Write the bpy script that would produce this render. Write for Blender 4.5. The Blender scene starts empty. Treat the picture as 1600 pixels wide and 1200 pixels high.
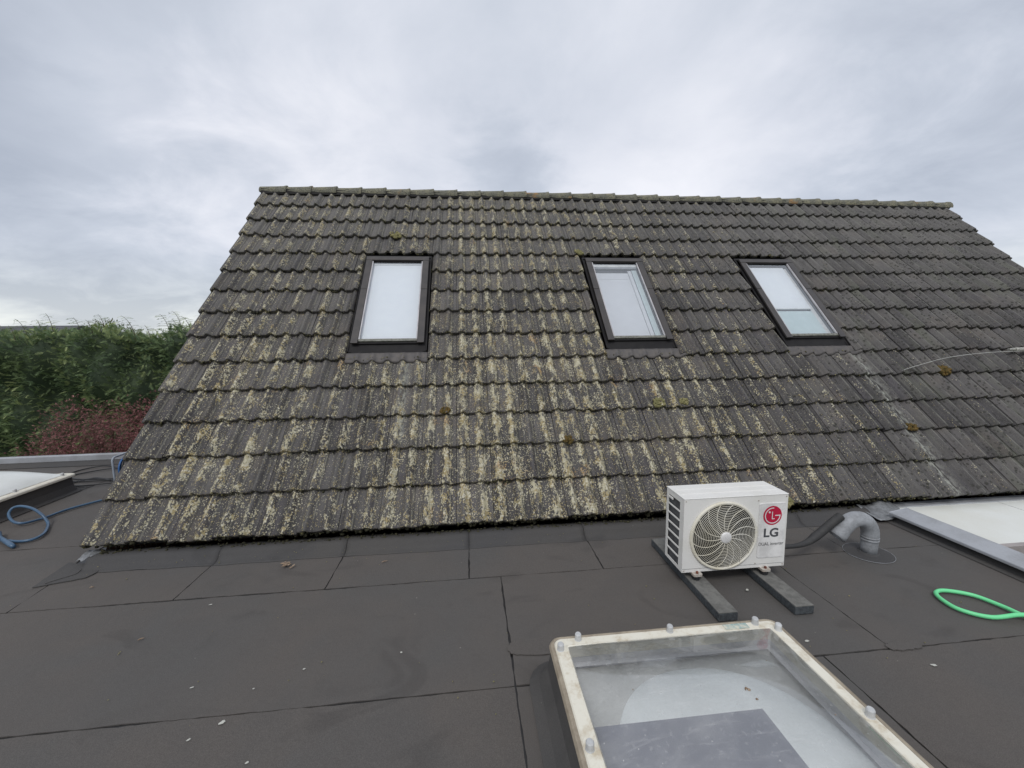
import bpy, math, random
import numpy as np
from mathutils import Matrix, Vector
random.seed(7)
rng = np.random.default_rng(7)
R = math.radians
scene = bpy.context.scene
col = scene.collection

# ------------------------------------------------------------------ camera
CAM = Vector((2.861, -3.175, 1.621))
CAM_AXES = ((0.99448268, -0.10423316, -0.01181694), (-0.02381586, -0.11463523, -0.99312213), (0.10216162, 0.98792419, -0.11648515))
cd = bpy.data.cameras.new('camera')
cam = bpy.data.objects.new('camera', cd)
col.objects.link(cam)
cd.sensor_width = 36.0
cd.lens = 638.37 / 1600 * 36.0
cd.clip_start = 0.02
cd.clip_end = 4000
r_, d_, f_ = [Vector(a) for a in CAM_AXES]
m_ = Matrix((r_, -d_, -f_)).transposed().to_4x4()
m_.translation = CAM
cam.matrix_world = m_
scene.camera = cam

# ------------------------------------------------------------------ node helpers
class G:
    """thin wrapper that builds shader nodes"""
    def __init__(self, nt):
        self.nt = nt
        nt.nodes.clear()
    def n(self, typ, ins=None, **props):
        nd = self.nt.nodes.new(typ)
        for k, v in props.items():
            setattr(nd, k, v)
        for k, v in (ins or {}).items():
            s = nd.inputs[k]
            if isinstance(v, bpy.types.NodeSocket):
                self.nt.links.new(v, s)
            elif isinstance(v, bpy.types.Node):
                self.nt.links.new(v.outputs[0], s)
            else:
                if isinstance(v, (tuple, list)) and len(v) == 3 and s.type == 'RGBA':
                    v = (*v, 1)
                s.default_value = v
        return nd
    def m(self, op, a, b=0.0, c=None, clamp=False):
        ins = {0: a, 1: b}
        if c is not None: ins[2] = c
        return self.n('ShaderNodeMath', ins, operation=op, use_clamp=clamp).outputs[0]
    def mix(self, f, a, b, mode='MIX'):
        nd = self.n('ShaderNodeMix', data_type='RGBA', blend_type=mode, clamp_factor=True)
        for i, v in ((0, f), (6, a), (7, b)):
            s = nd.inputs[i]
            if isinstance(v, bpy.types.NodeSocket): self.nt.links.new(v, s)
            else: s.default_value = (*v, 1) if isinstance(v, (tuple, list)) and len(v) == 3 else v
        return nd.outputs[2]
    def noise(self, vec, scale, detail=4, rough=0.55, dist=0.0):
        ins = {'Scale': scale, 'Detail': detail, 'Roughness': rough, 'Distortion': dist}
        if vec is not None: ins['Vector'] = vec
        return self.n('ShaderNodeTexNoise', ins).outputs[0]
    def ss(self, v, a, b, lo=0.0, hi=1.0):
        return self.n('ShaderNodeMapRange', {0: v, 1: a, 2: b, 3: lo, 4: hi}, interpolation_type='SMOOTHSTEP').outputs[0]
    def vmul(self, v, s):
        return self.n('ShaderNodeVectorMath', {0: v, 1: s}, operation='MULTIPLY').outputs[0]
    def ramp(self, v, stops):
        nd = self.n('ShaderNodeValToRGB', {0: v})
        e = nd.color_ramp.elements
        while len(e) < len(stops): e.new(0.5)
        for el, (p, c) in zip(e, stops):
            el.position = p
            el.color = (c, c, c, 1) if not isinstance(c, tuple) else (*c, 1)
        return nd.outputs[0]

# ------------------------------------------------------------------ world
world = bpy.data.worlds.new('World')
scene.world = world
world.use_nodes = True
g = G(world.node_tree)
tc = g.n('ShaderNodeTexCoord').outputs['Generated']
sep = g.n('ShaderNodeSeparateXYZ', {0: tc})
zup = g.m('MAXIMUM', sep.outputs[2], 0.0)
den = g.m('ADD', zup, 0.34)
px_ = g.m('DIVIDE', sep.outputs[0], den)
py_ = g.m('DIVIDE', sep.outputs[1], den)
pv = g.n('ShaderNodeCombineXYZ', {0: px_, 1: py_, 2: 3.7}).outputs[0]
n1 = g.noise(pv, 1.0, 6, 0.52, 0.25)
n2 = g.noise(g.vmul(pv, (1.0, 1.1, 1)), 2.6, 7, 0.6, 0.35)
cl = g.m('ADD', g.m('MULTIPLY', n1, 0.66), g.m('MULTIPLY', n2, 0.34))
def blob(direction, radius, amount):
    d = Vector(direction).normalized()
    dt = g.n('ShaderNodeVectorMath', {0: tc, 1: tuple(d)}, operation='DISTANCE').outputs['Value']
    dt = g.m('ADD', dt, g.m('MULTIPLY', g.m('SUBTRACT', n2, 0.5), 0.45))
    return g.ss(dt, 0.0, radius, amount, 0.0)
for b in (((-0.75, 0.75, 0.20), 0.48, -0.19), ((0.08, 0.93, 0.36), 0.18, -0.12), ((1.15, 0.75, 0.38), 0.36, -0.13),
          ((-0.25, 0.9, 0.38), 0.50, 0.06), ((0.45, 0.9, 0.36), 0.32, 0.09), ((-0.75, 0.7, 0.60), 0.55, -0.17), ((0.75, 0.7, 0.62), 0.42, -0.12), ((0.05, 0.8, 0.6), 0.3, -0.04), ((-0.62, 0.75, 0.42), 0.16, 0.10)):
    cl = g.m('ADD', cl, blob(*b))
skycol = g.ramp(cl, [(0.22, (0.31, 0.34, 0.40)), (0.40, (0.41, 0.44, 0.50)), (0.52, (0.51, 0.53, 0.585)), (0.66, (0.64, 0.645, 0.685))])
hor = g.ss(sep.outputs[2], 0.0, 0.17, 0.8, 0.0)
skycol = g.mix(g.m('MULTIPLY', hor, g.ss(cl, 0.2, 0.5, 0.35, 1.0)), skycol, (0.70, 0.72, 0.68))
hi_ = g.ss(sep.outputs[2], 0.35, 0.75, 0.0, 1.0)
skycol = g.mix(g.m('MULTIPLY', hi_, 0.45), skycol, (0.52, 0.55, 0.60))
nish = g.n('ShaderNodeTexSky', sky_type='NISHITA', sun_disc=False, sun_elevation=R(52), sun_rotation=R(200)).outputs[0]
bg1 = g.n('ShaderNodeBackground', {0: nish, 1: 0.10})
bg2 = g.n('ShaderNodeBackground', {0: skycol, 1: 1.0})
mixw = g.n('ShaderNodeMixShader', {0: 0.93, 1: bg1, 2: bg2})
g.n('ShaderNodeOutputWorld', {0: mixw})

sd = bpy.data.lights.new('sun', 'SUN')
sd.energy = 0.9
sd.angle = R(16)
sd.color = (1.0, 0.97, 0.93)
sun = bpy.data.objects.new('sun', sd)
sun.rotation_euler = (R(38), 0, R(-20))
col.objects.link(sun)
vs = scene.view_settings
vs.view_transform = 'Standard'
vs.look = 'None'
vs.exposure = 0.55
vs.gamma = 1.0
vs.use_curve_mapping = False

# ------------------------------------------------------------------ materials
MATS = {}
def material(name):
    mt = bpy.data.materials.new(name)
    mt.use_nodes = True
    MATS[name] = mt
    return mt, G(mt.node_tree)
def finish(g, colr, rough=0.7, bump=None, bdist=0.002, metal=0.0, spec=0.5, bstr=0.6, **kw):
    ins = {'Base Color': colr, 'Roughness': rough, 'Metallic': metal, 'Specular IOR Level': spec}
    ins.update(kw)
    if bump is not None:
        ins['Normal'] = g.n('ShaderNodeBump', {'Height': bump, 'Distance': bdist, 'Strength': bstr}).outputs[0]
    b = g.n('ShaderNodeBsdfPrincipled', ins)
    g.n('ShaderNodeOutputMaterial', {0: b})
    return b
def wpos(g):
    return g.n('ShaderNodeNewGeometry').outputs['Position']
def simple(name, c1, c2=None, scale=8.0, rough=0.6, bump=0.3, metal=0.0, spec=0.5, fine=90.0, bdist=0.001, lo=0.35, hi=0.65, space='world', **kw):
    mt, g = material(name)
    P = wpos(g) if space == 'world' else g.n('ShaderNodeTexCoord').outputs['Object']
    c2 = c2 or tuple(x * 0.75 for x in c1)
    n = g.noise(P, scale, 5, 0.6)
    f = g.noise(P, fine, 3, 0.6)
    t = g.m('ADD', g.m('MULTIPLY', n, 0.75), g.m('MULTIPLY', f, 0.25))
    c = g.mix(g.ss(t, lo, hi), c1, c2)
    finish(g, c, rough, f if bump else None, bdist, metal, spec, bump, **kw)
    return mt

simple('bitumen', (0.018, 0.017, 0.017), rough=0.45, scale=20)
simple('underlay', (0.02, 0.019, 0.018), rough=0.9)
simple('white_casing', (0.74, 0.73, 0.70), (0.66, 0.65, 0.60), scale=5, rough=0.42, bump=0.0, lo=0.45, hi=0.75)
simple('guard_plastic', (0.72, 0.70, 0.63), (0.60, 0.56, 0.44), scale=4, rough=0.5, bump=0.0)
simple('fan_dark', (0.028, 0.028, 0.030), rough=0.5)
simple('coil_metal', (0.10, 0.105, 0.11), (0.05, 0.05, 0.055), scale=30, rough=0.5)
simple('plate_white', (0.80, 0.79, 0.77), rough=0.35, bump=0.0)
simple('logo_red', (0.50, 0.012, 0.05), (0.44, 0.010, 0.045), rough=0.4, bump=0.0)
simple('logo_white', (0.80, 0.78, 0.78), rough=0.4, bump=0.0)
simple('print_grey', (0.075, 0.078, 0.085), rough=0.5, bump=0.0)
simple('print_light', (0.16, 0.16, 0.165), rough=0.5, bump=0.0)
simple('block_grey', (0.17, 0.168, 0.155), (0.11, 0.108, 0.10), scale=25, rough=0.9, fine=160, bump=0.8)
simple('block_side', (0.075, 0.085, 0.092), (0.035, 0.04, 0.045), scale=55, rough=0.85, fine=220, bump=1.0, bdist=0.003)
simple('foot_metal', (0.50, 0.48, 0.44), (0.33, 0.27, 0.22), scale=40, rough=0.5)
simple('rust', (0.22, 0.06, 0.025), (0.10, 0.04, 0.03), scale=90, rough=0.8)
simple('rubber_black', (0.022, 0.022, 0.024), rough=0.6)
simple('insulation', (0.040, 0.039, 0.038), (0.026, 0.026, 0.027), scale=30, rough=0.7, bump=0.8)
simple('pipe_grey', (0.33, 0.345, 0.365), (0.21, 0.217, 0.226), scale=14, rough=0.62, bump=0.3, fine=70)
simple('frame_cream', (0.72, 0.69, 0.59), (0.52, 0.45, 0.33), scale=16, rough=0.4, bump=0.15, lo=0.46, hi=0.72)
simple('frame_edge', (0.36, 0.31, 0.235), (0.24, 0.20, 0.15), scale=14, rough=0.35, bump=0.1)
simple('cap_grey', (0.55, 0.56, 0.56), rough=0.45, bump=0.0)
simple('sticker', (0.20, 0.34, 0.34), (0.60, 0.58, 0.48), scale=40, rough=0.5, bump=0.0)
simple('alu', (0.38, 0.395, 0.42), (0.28, 0.288, 0.30), scale=4, rough=0.42, metal=0.1, bump=0.1)
simple('lead', (0.27, 0.28, 0.29), (0.16, 0.165, 0.17), scale=25, rough=0.5, metal=0.3, bump=1.0, fine=40, bdist=0.004)
simple('apron_lead', (0.12, 0.108, 0.10), (0.085, 0.08, 0.08), scale=15, rough=0.7, metal=0.1, bump=0.4)
simple('panel_white', (0.72, 0.735, 0.70), (0.66, 0.66, 0.60), scale=1.6, rough=0.5, bump=0.0)
simple('sill_pink', (0.36, 0.33, 0.32), rough=0.8)
simple('window_cover', (0.070, 0.062, 0.058), (0.050, 0.046, 0.045), scale=7, rough=0.42, metal=0.25, bump=0.1)
simple('window_flashing', (0.012, 0.011, 0.012), (0.019, 0.018, 0.018), scale=9, rough=0.7, spec=0.25, bump=0.2)
simple('bead_silver', (0.55, 0.53, 0.54), rough=0.35, metal=0.3, bump=0.0)
simple('rail_olive', (0.22, 0.22, 0.19), (0.09, 0.09, 0.075), scale=35, rough=0.6, bump=0.3)
simple('lining_white', (0.80, 0.80, 0.80), rough=0.6, bump=0.0)
simple('blind_pale', (0.82, 0.84, 0.87), (0.79, 0.81, 0.85), rough=0.8, bump=0.0)
simple('backing_bluish', (0.72, 0.73, 0.77), (0.69, 0.70, 0.74), rough=0.8, bump=0.0)
simple('blind_green', (0.62, 0.72, 0.74), (0.56, 0.66, 0.68), rough=0.8, bump=0.0)
simple('hose_green', (0.17, 0.72, 0.32), (0.15, 0.66, 0.29), rough=0.4, bump=0.0)
simple('hose_blue', (0.055, 0.115, 0.19), (0.04, 0.085, 0.15), rough=0.35, bump=0.0)
simple('reel_blue', (0.03, 0.12, 0.33), rough=0.4, bump=0.0)
simple('reel_frame', (0.34, 0.39, 0.45), rough=0.4, bump=0.0)
simple('cable_black', (0.015, 0.015, 0.017), rough=0.5, bump=0.0)
simple('cable_white', (0.50, 0.50, 0.47), rough=0.5, bump=0.0)
simple('connector', (0.48, 0.47, 0.42), (0.2, 0.2, 0.18), scale=60, rough=0.5)
simple('bark', (0.09, 0.065, 0.045), rough=0.9)
simple('dead_leaf', (0.16, 0.10, 0.055), (0.35, 0.27, 0.2), scale=60, rough=0.9)
simple('dropping', (0.55, 0.55, 0.50), (0.38, 0.38, 0.34), scale=60, rough=0.9)
simple('grass_ground', (0.045, 0.075, 0.022), (0.07, 0.085, 0.035), scale=0.6, rough=1.0, fine=14)
simple('far_roof', (0.085, 0.085, 0.095), rough=0.9, scale=2)  # greyed and lightened to paint in distance haze
simple('far_wall', (0.28, 0.22, 0.18), rough=0.9, scale=2)
simple('skin_grey', (0.60, 0.60, 0.57), (0.50, 0.50, 0.48), scale=5, rough=0.5, bump=0.0)
simple('bulge_white', (0.84, 0.87, 0.86), (0.74, 0.77, 0.76), scale=6, rough=0.55, bump=0.0)
simple('shaft_wall', (0.66, 0.66, 0.68), (0.55, 0.55, 0.58), scale=3, rough=0.6, bump=0.0)
simple('board_blue', (0.56, 0.57, 0.63), (0.48, 0.49, 0.54), scale=7, rough=0.5, bump=0.0)
simple('opal', (0.74, 0.76, 0.74), (0.67, 0.69, 0.66), scale=3, rough=0.3, bump=0.0)

def brick_mat():
    mt, g = material('brick_wall')
    P = g.n('ShaderNodeTexCoord').outputs['Object']
    b = g.n('ShaderNodeTexBrick', {'Vector': P, 'Color1': (0.22, 0.12, 0.08), 'Color2': (0.16, 0.085, 0.06), 'Mortar': (0.28, 0.26, 0.24), 'Scale': 4.5, 'Mortar Size': 0.015})
    finish(g, b.outputs[0], 0.9, g.noise(P, 60), 0.002)
    return mt
brick_mat()

# felt: mineral roofing felt, brownish dust in drifts, fine grit
def felt_mat(name, base, brown, grey, dark=0.0):
    mt, g = material(name)
    P = wpos(g)
    rnd = g.n('ShaderNodeObjectInfo').outputs['Random']
    big = g.noise(P, 0.8, 4, 0.6, 0.4)
    mid = g.noise(P, 4.5, 5, 0.6, 0.3)
    grit = g.noise(P, 420, 2, 0.7)
    c = g.mix(g.ss(g.m('ADD', big, g.m('MULTIPLY', g.m('SUBTRACT', rnd, 0.5), 0.07)), 0.36, 0.62), grey, brown)
    c = g.mix(g.ss(mid, 0.34, 0.72, 0.0, 0.55), c, base)
    # damp stains with soft outline
    st = g.noise(g.vmul(P, (1.0, 1.6, 1.0)), 1.7, 3, 0.5, 1.2)
    c = g.mix(g.ss(st, 0.58, 0.72, 0.0, 0.35), c, tuple(x * 0.62 for x in base))
    c = g.mix(g.ss(grit, 0.35, 0.68, 0.0, 1.0), g.mix(1.0, c, (0.80, 0.80, 0.80), 'MULTIPLY'), g.mix(1.0, c, (1.22, 1.22, 1.22), 'MULTIPLY'))
    # pale specks
    vo = g.n('ShaderNodeTexVoronoi', {'Vector': P, 'Scale': 9.0}).outputs[0]
    sp = g.m('MULTIPLY', g.m('LESS_THAN', vo, 0.035), g.m('GREATER_THAN', g.noise(P, 3.1), 0.56))
    c = g.mix(g.m('MULTIPLY', sp, 0.7), c, (0.26, 0.25, 0.22))
    h = g.m('ADD', g.m('MULTIPLY', grit, 0.35), g.m('ADD', g.m('MULTIPLY', g.noise(P, 7.0, 3), 2.6), g.m('MULTIPLY', g.noise(P, 45.0, 4), 0.8)))
    finish(g, c, 0.85, h, 0.0035, spec=0.3, bstr=0.5)
    return mt
felt_mat('felt', (0.090, 0.083, 0.078), (0.100, 0.090, 0.082), (0.091, 0.087, 0.083))
felt_mat('felt_dark', (0.066, 0.064, 0.063), (0.074, 0.070, 0.066), (0.064, 0.063, 0.064))

# ------------------------------------------------------------------ mesh helpers
def tag(o, label=None, cat=None, group=None, kind=None):
    if label: o['label'] = label
    if cat: o['category'] = cat
    if group: o['group'] = group
    if kind: o['kind'] = kind
    return o
def new_mesh(name, V, F, mat=None, smooth=False):
    me = bpy.data.meshes.new(name)
    me.from_pydata([tuple(map(float, v)) for v in V], [], F)
    me.update()
    if mat:
        for mm in (mat if isinstance(mat, (list, tuple)) else [mat]):
            me.materials.append(MATS[mm])
    if smooth: me.polygons.foreach_set('use_smooth', [True] * len(me.polygons))
    return me
def link(name, me, parent=None, loc=None, rot=None):
    o = bpy.data.objects.new(name, me)
    col.objects.link(o)
    if parent: o.parent = parent
    if loc is not None: o.location = loc
    if rot is not None: o.rotation_euler = rot
    return o
def empty(name, loc=(0, 0, 0), rot=(0, 0, 0)):
    o = bpy.data.objects.new(name, None)
    o.empty_display_size = 0.1
    col.objects.link(o)
    o.location = loc
    o.rotation_euler = rot
    return o
class MB:
    def __init__(self): self.V, self.F, self.off = [], [], (0, 0, 0)
    def add(self, V, F):
        n = len(self.V)
        self.V += [tuple(v) for v in V]
        self.F += [tuple(i + n for i in f) for f in F]
        return self
    def box(self, x0, y0, z0, x1, y1, z1):
        return self.add([(x0, y0, z0), (x1, y0, z0), (x1, y1, z0), (x0, y1, z0), (x0, y0, z1), (x1, y0, z1), (x1, y1, z1), (x0, y1, z1)],
                        [(3, 2, 1, 0), (4, 5, 6, 7), (0, 1, 5, 4), (1, 2, 6, 5), (2, 3, 7, 6), (3, 0, 4, 7)])
    def tube(self, pts, r, n=10, closed=False, cap=True):
        pts = [Vector(p) for p in pts]
        N = len(pts)
        rr = r if isinstance(r, (list, tuple)) else [r] * N
        rings = []
        up = None
        for i, p in enumerate(pts):
            a = pts[(i - 1) % N] if (i or closed) else p
            b = pts[(i + 1) % N] if (i < N - 1 or closed) else p
            t = (b - a).normalized()
            if up is None: up = Vector((0, 0, 1)) if abs(t.z) < 0.9 else Vector((1, 0, 0))
            s = t.cross(up).normalized()
            up = s.cross(t).normalized()
            rings.append([p + (s * math.cos(k * 2 * math.pi / n) + up * math.sin(k * 2 * math.pi / n)) * rr[i] for k in range(n)])
        V = [v for ring in rings for v in ring]
        F = []
        for i in range(N if closed else N - 1):
            j = (i + 1) % N
            for k in range(n):
                l = (k + 1) % n
                F.append((i * n + k, i * n + l, j * n + l, j * n + k))
        if cap and not closed:
            F.append(tuple(range(n - 1, -1, -1)))
            F.append(tuple((N - 1) * n + k for k in range(n)))
        return self.add(V, F)
    def build(self, name, mat, parent=None, smooth=False, **kw):
        return link(name, new_mesh(name, self.V, self.F, mat, smooth), parent, **kw)
def bevel(o, w=0.004, seg=2):
    md = o.modifiers.new('bevel', 'BEVEL')
    md.width = w
    md.segments = seg
    md.limit_method = 'ANGLE'
    return o
def spline(pts, sub=8, closed=False):
    P = [Vector(p) for p in pts]
    n = len(P)
    out = []
    for i in range(n if closed else n - 1):
        p0 = P[(i - 1) % n] if (closed or i) else P[i]
        p1, p2 = P[i], P[(i + 1) % n]
        p3 = P[(i + 2) % n] if (closed or i + 2 < n) else p2
        for k in range(sub):
            t = k / sub
            out.append(0.5 * ((2 * p1) + (p2 - p0) * t + (2 * p0 - 5 * p1 + 4 * p2 - p3) * t * t + (3 * p1 - p0 - 3 * p2 + p3) * t ** 3))
    if not closed: out.append(P[-1])
    return out
def rrect(x0, y0, x1, y1, r, n=5):
    out = []
    for cx, cy, a in ((x1 - r, y1 - r, 0), (x0 + r, y1 - r, 90), (x0 + r, y0 + r, 180), (x1 - r, y0 + r, 270)):
        for k in range(n + 1):
            t = R(a + 90 * k / n)
            out.append((cx + r * math.cos(t), cy + r * math.sin(t)))
    return out
def ring_sweep(mb, rect, prof, r0=0.05, close=True, n=5):
    """prof: list of (inward offset, z); a rounded-rectangular ring of that section"""
    x0, y0, x1, y1 = rect
    loops = []
    for off, z in prof:
        rr = max(r0 - off, 0.008)
        loops.append([(x, y, z) for x, y in rrect(x0 + off, y0 + off, x1 - off, y1 - off, rr, n)])
    V = [v for l in loops for v in l]
    m = len(loops[0])
    F = []
    for i in range(len(loops) if close else len(loops) - 1):
        j = (i + 1) % len(loops)
        for k in range(m):
            l = (k + 1) % m
            F.append((i * m + k, i * m + l, j * m + l, j * m + k))
    return mb.add(V, F)

# ------------------------------------------------------------------ ground and far things
MB().add([(-1500, -1500, -3), (1500, -1500, -3), (1500, 1500, -3), (-1500, 1500, -3)], [(0, 1, 2, 3)]).build('ground', 'grass_ground')
tag(bpy.data.objects['ground'], kind='structure')
simple('paving', (0.16, 0.105, 0.075), (0.10, 0.075, 0.06), scale=5, rough=0.9)
tag(MB().box(6.5, -9, -3.0, 14, -0.1, -2.96).build('pavement', 'paving'), kind='structure')

# ------------------------------------------------------------------ flat roof with its felt sheets
roof_flat = MB().box(-6.5, -7.5, -0.28, 6.40, 0.0, -0.005).box(-6.5, 0.0, -0.28, 0.06, 2.72, -0.005).build('flat_roof', 'bitumen')
tag(roof_flat, kind='structure')

def jitter_line(a, b, amp, step=0.035, ph=0.0):
    a, b = Vector(a), Vector(b)
    L = (b - a).length
    n = max(2, int(L / step))
    d = (b - a) / L
    nrm = Vector((-d.y, d.x))
    out = []
    for i in range(n):
        t = i / n
        w = math.sin(math.pi * t) ** 0.3 if 0 < t < 1 else 0
        s = t * L
        j = amp * (0.55 * math.sin(s * 5.1 + ph) + 0.45 * math.sin(s * 13.7 + ph * 2.3)) + random.uniform(-amp, amp) * 0.8
        out.append(a + (b - a) * t + nrm * j * w)
    return out
def sheet(poly, z=0.0, t=0.005, amp=0.0034, gap=0.0040, name='felt_sheet', mat='felt', parent=roof_flat):
    """one sheet of felt: outline with slightly uneven cut edges, a real thickness, laid flat"""
    c = sum((Vector(p) for p in poly), Vector((0, 0))) / len(poly)
    P = []
    m = len(poly)
    # inset
    ins = []
    area = sum(poly[i][0] * poly[(i + 1) % m][1] - poly[(i + 1) % m][0] * poly[i][1] for i in range(m))
    sg = 1 if area > 0 else -1
    for i in range(m):
        p0, p1, p2 = Vector(poly[i - 1]), Vector(poly[i]), Vector(poly[(i + 1) % m])
        d1, d2 = (p1 - p0).normalized(), (p2 - p1).normalized()
        n1, n2 = Vector((-d1.y, d1.x)) * sg, Vector((-d2.y, d2.x)) * sg
        k = max(0.35, 1 + n1.dot(n2))
        ins.append(p1 + (n1 + n2) * (gap / k))
    for i in range(m):
        P += jitter_line(ins[i], ins[(i + 1) % m], amp, ph=random.uniform(0, 6))
    if sg < 0: P = P[::-1]
    n = len(P)
    V = [(p.x, p.y, z) for p in P] + [(p.x, p.y, z - t - 0.002) for p in P]
    F = [tuple(range(n))] + [(i, i + n, (i + 1) % n + n, (i + 1) % n) for i in range(n)]
    return MB().add(V, F).build(name, mat, parent)
YA, YB, YC2 = -0.575, -1.458, -2.42
XC, XD, XF = 3.038, 4.985, 6.40
zs = iter([0.0004 * (i % 6) for i in range(400)])
cuts = [0.0, 0.972, 1.888, 2.824, 3.757, 4.70, 5.643, XF]
for a, b in zip(cuts, cuts[1:]):
    lo = [(a, YA), (b, YA), (b, -0.176), (a, -0.176)]
    if a == 0.0: lo = [(0.05, YA - 0.01), (b, YA), (b, -0.176), (0.12, -0.176), (0.02, -0.30)]
    sheet(lo, z=next(zs))
# long sheets
sheet([(-2.9, YB), (XC, YB), (XC, YA), (0.05, YA - 0.01), (-2.9, YA - 0.02)], z=next(zs))
sheet([(-6.5, YB), (-2.9, YB), (-2.9, YA - 0.02), (-6.5, YA - 0.02)], z=next(zs))
sheet([(-1.6, YC2), (XC, YC2), (XC, YB), (-1.6, YB)], z=next(zs))
sheet([(-6.5, YC2), (-1.6, YC2), (-1.6, YB), (-6.5, YB)], z=next(zs))
sheet([(XC, YB), (XD, YB), (XD, YA), (XC, YA)], z=next(zs))
sheet([(XC, YC2), (4.6, YC2), (4.6, YB), (XC, YB)], z=next(zs))
sheet([(XD, YB), (XF, YB), (XF, YA), (XD, YA)], z=next(zs))
sheet([(4.6, YC2), (XF, YC2), (XF, YB), (4.6, YB)], z=next(zs))
for yy0, yy1, xs in ((-3.4, YC2, (-6.5, -3.3, 0.9, 5.2, XF)), (-4.4, -3.4, (-6.5, -1.0, 3.0, XF)), (-5.4, -4.4, (-6.5, -3.0, 2.0, XF)), (-6.45, -5.4, (-6.5, 0, 4.0, XF)), (-7.5, -6.45, (-6.5, -2, 3.0, XF))):
    for a, b in zip(xs, xs[1:]): sheet([(a, yy0), (b, yy0), (b, yy1), (a, yy1)], z=next(zs))
# left of the tiled roof
sheet([(-1.39, YA - 0.02), (0.05, YA - 0.01), (0.02, -0.30), (-0.06, 0.02), (-0.06, 0.255), (-1.39, 0.235)], z=next(zs))
sheet([(-1.39, 0.235), (0.05, 0.255), (0.05, 2.70), (-1.39, 2.70)], z=next(zs))
sheet([(-6.5, YA - 0.02), (-1.39, YA - 0.02), (-1.39, 0.40), (-6.5, 0.40)], z=next(zs))
sheet([(-3.6, 0.40), (-1.39, 0.40), (-1.39, 2.52), (-3.6, 2.52)], z=next(zs))
sheet([(-6.5, 0.40), (-3.6, 0.40), (-3.6, 2.52), (-6.5, 2.52)], z=next(zs))
sheet([(-6.5, 2.52), (-1.39, 2.52), (-1.39, 2.70), (-6.5, 2.70)], z=next(zs))
# small patches lapped over the joints
def lobe(cx, cy, rx, ry, z, name='felt_patch', mat='felt', pw=2.6, jit=0.004, n=40, t=0.004):
    P = []
    for k in range(n):
        a = 2 * math.pi * k / n
        c_, s_ = math.cos(a), math.sin(a)
        P.append((cx + rx * math.copysign(abs(c_) ** (2 / pw), c_) + random.uniform(-jit, jit), cy + ry * math.copysign(abs(s_) ** (2 / pw), s_) + random.uniform(-jit, jit)))
    V = [(x, y, z) for x, y in P] + [(x, y, z - t) for x, y in P]
    return MB().add(V, [tuple(range(n))] + [(i, i + n, (i + 1) % n + n, (i + 1) % n) for i in range(n)]).build(name, mat, roof_flat)
lobe(3.20, -1.232, 0.175, 0.058, 0.0085)
lobe(5.06, -1.452, 0.095, 0.028, 0.0080)
lobe(5.75, -0.618, 0.152, 0.140, 0.0085, mat='felt_dark', pw=2.0, jit=0.0015)
rim = MB().tube([(5.75 + 0.155 * math.cos(2 * math.pi * k / 48), -0.618 + 0.143 * math.sin(2 * math.pi * k / 48), 0.006) for k in range(48)], 0.0018, 5, closed=True)
rim.build('seam_edge', 'pipe_grey', roof_flat)
def ragged(pts, z, mat='felt_dark'):
    P = []
    for i in range(len(pts)): P += jitter_line(pts[i], pts[(i + 1) % len(pts)], 0.006, 0.03, random.uniform(0, 6))
    n = len(P)
    V = [(p.x, p.y, z) for p in P] + [(p.x, p.y, z - 0.006) for p in P]
    MB().add(V, [tuple(range(n))] + [(i, i + n, (i + 1) % n + n, (i + 1) % n) for i in range(n)]).build('felt_patch', mat, roof_flat)
ragged([(-0.05, -0.33), (0.20, -0.25), (0.22, -0.17), (0.02, -0.05), (-0.10, -0.02)], 0.0085)
ragged([(0.0, -0.30), (0.10, -0.20), (0.07, -0.05), (-0.07, -0.06)], 0.0125)

# felt turned up at the foot of the tiles, one length per sheet below
ucuts = [0.08, 0.985, 1.893, 2.824, 3.750, 4.70, 5.635, 6.32]
for a, b in zip(ucuts, ucuts[1:]):
    prof = [(-0.185, 0.0045), (-0.165, 0.006), (-0.140, 0.012), (-0.118, 0.026), (-0.104, 0.046), (-0.088, 0.062), (-0.066, 0.070), (-0.03, 0.069), (0.02, 0.064)]
    xs = np.linspace(a + 0.0015, b - 0.0012, 22)
    V, F = [], []
    for i, x in enumerate(xs):
        w = 0.005 * math.sin(x * 4.3) + 0.003 * math.sin(x * 17) + random.uniform(-0.002, 0.002)
        for (y, z) in prof: V.append((x + 0, y + w, z + 0.15 * w * (z > 0.01)))
    m = len(prof)
    for i in range(len(xs) - 1):
        for k in range(m - 1): F.append((i * m + k, (i + 1) * m + k, (i + 1) * m + k + 1, i * m + k + 1))
    o = MB().add(V, F).build('felt_upstand', 'felt_dark', roof_flat, smooth=True)
    md = o.modifiers.new('solid', 'SOLIDIFY'); md.thickness = 0.004; md.offset = -1

# ------------------------------------------------------------------ walls of the two buildings
ext = MB().box(-6.35, -7.35, -3, 6.34, -0.02, -0.283).box(-6.35, -0.02, -3, -0.05, 2.6, -0.283).build('extension_wall', 'brick_wall')
tag(ext, 'brick outer wall carrying the flat felt roof, mostly out of sight beneath it', 'wall')
HW = 10.907
SL = R(47.85)
GA = 0.342
ZE = 0.1037
S14 = 14 * GA
YR, ZR = S14 * math.cos(SL), ZE + S14 * math.sin(SL)
hw = empty('house_wall', (0, 0, -3))
tag(hw, 'brick house wall below the tiled roof, mostly hidden behind the flat roof', 'wall')
z0 = 0.0
V = [(0.07, 0.06, 0), (0.07, 2 * YR - 0.06, 0), (0.07, 2 * YR - 0.06, 3.02), (0.07, YR, ZR + 2.9), (0.07, 0.06, 3.02)]
W_ = HW - 0.14
V += [(x + W_, y, z) for x, y, z in V]
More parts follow.
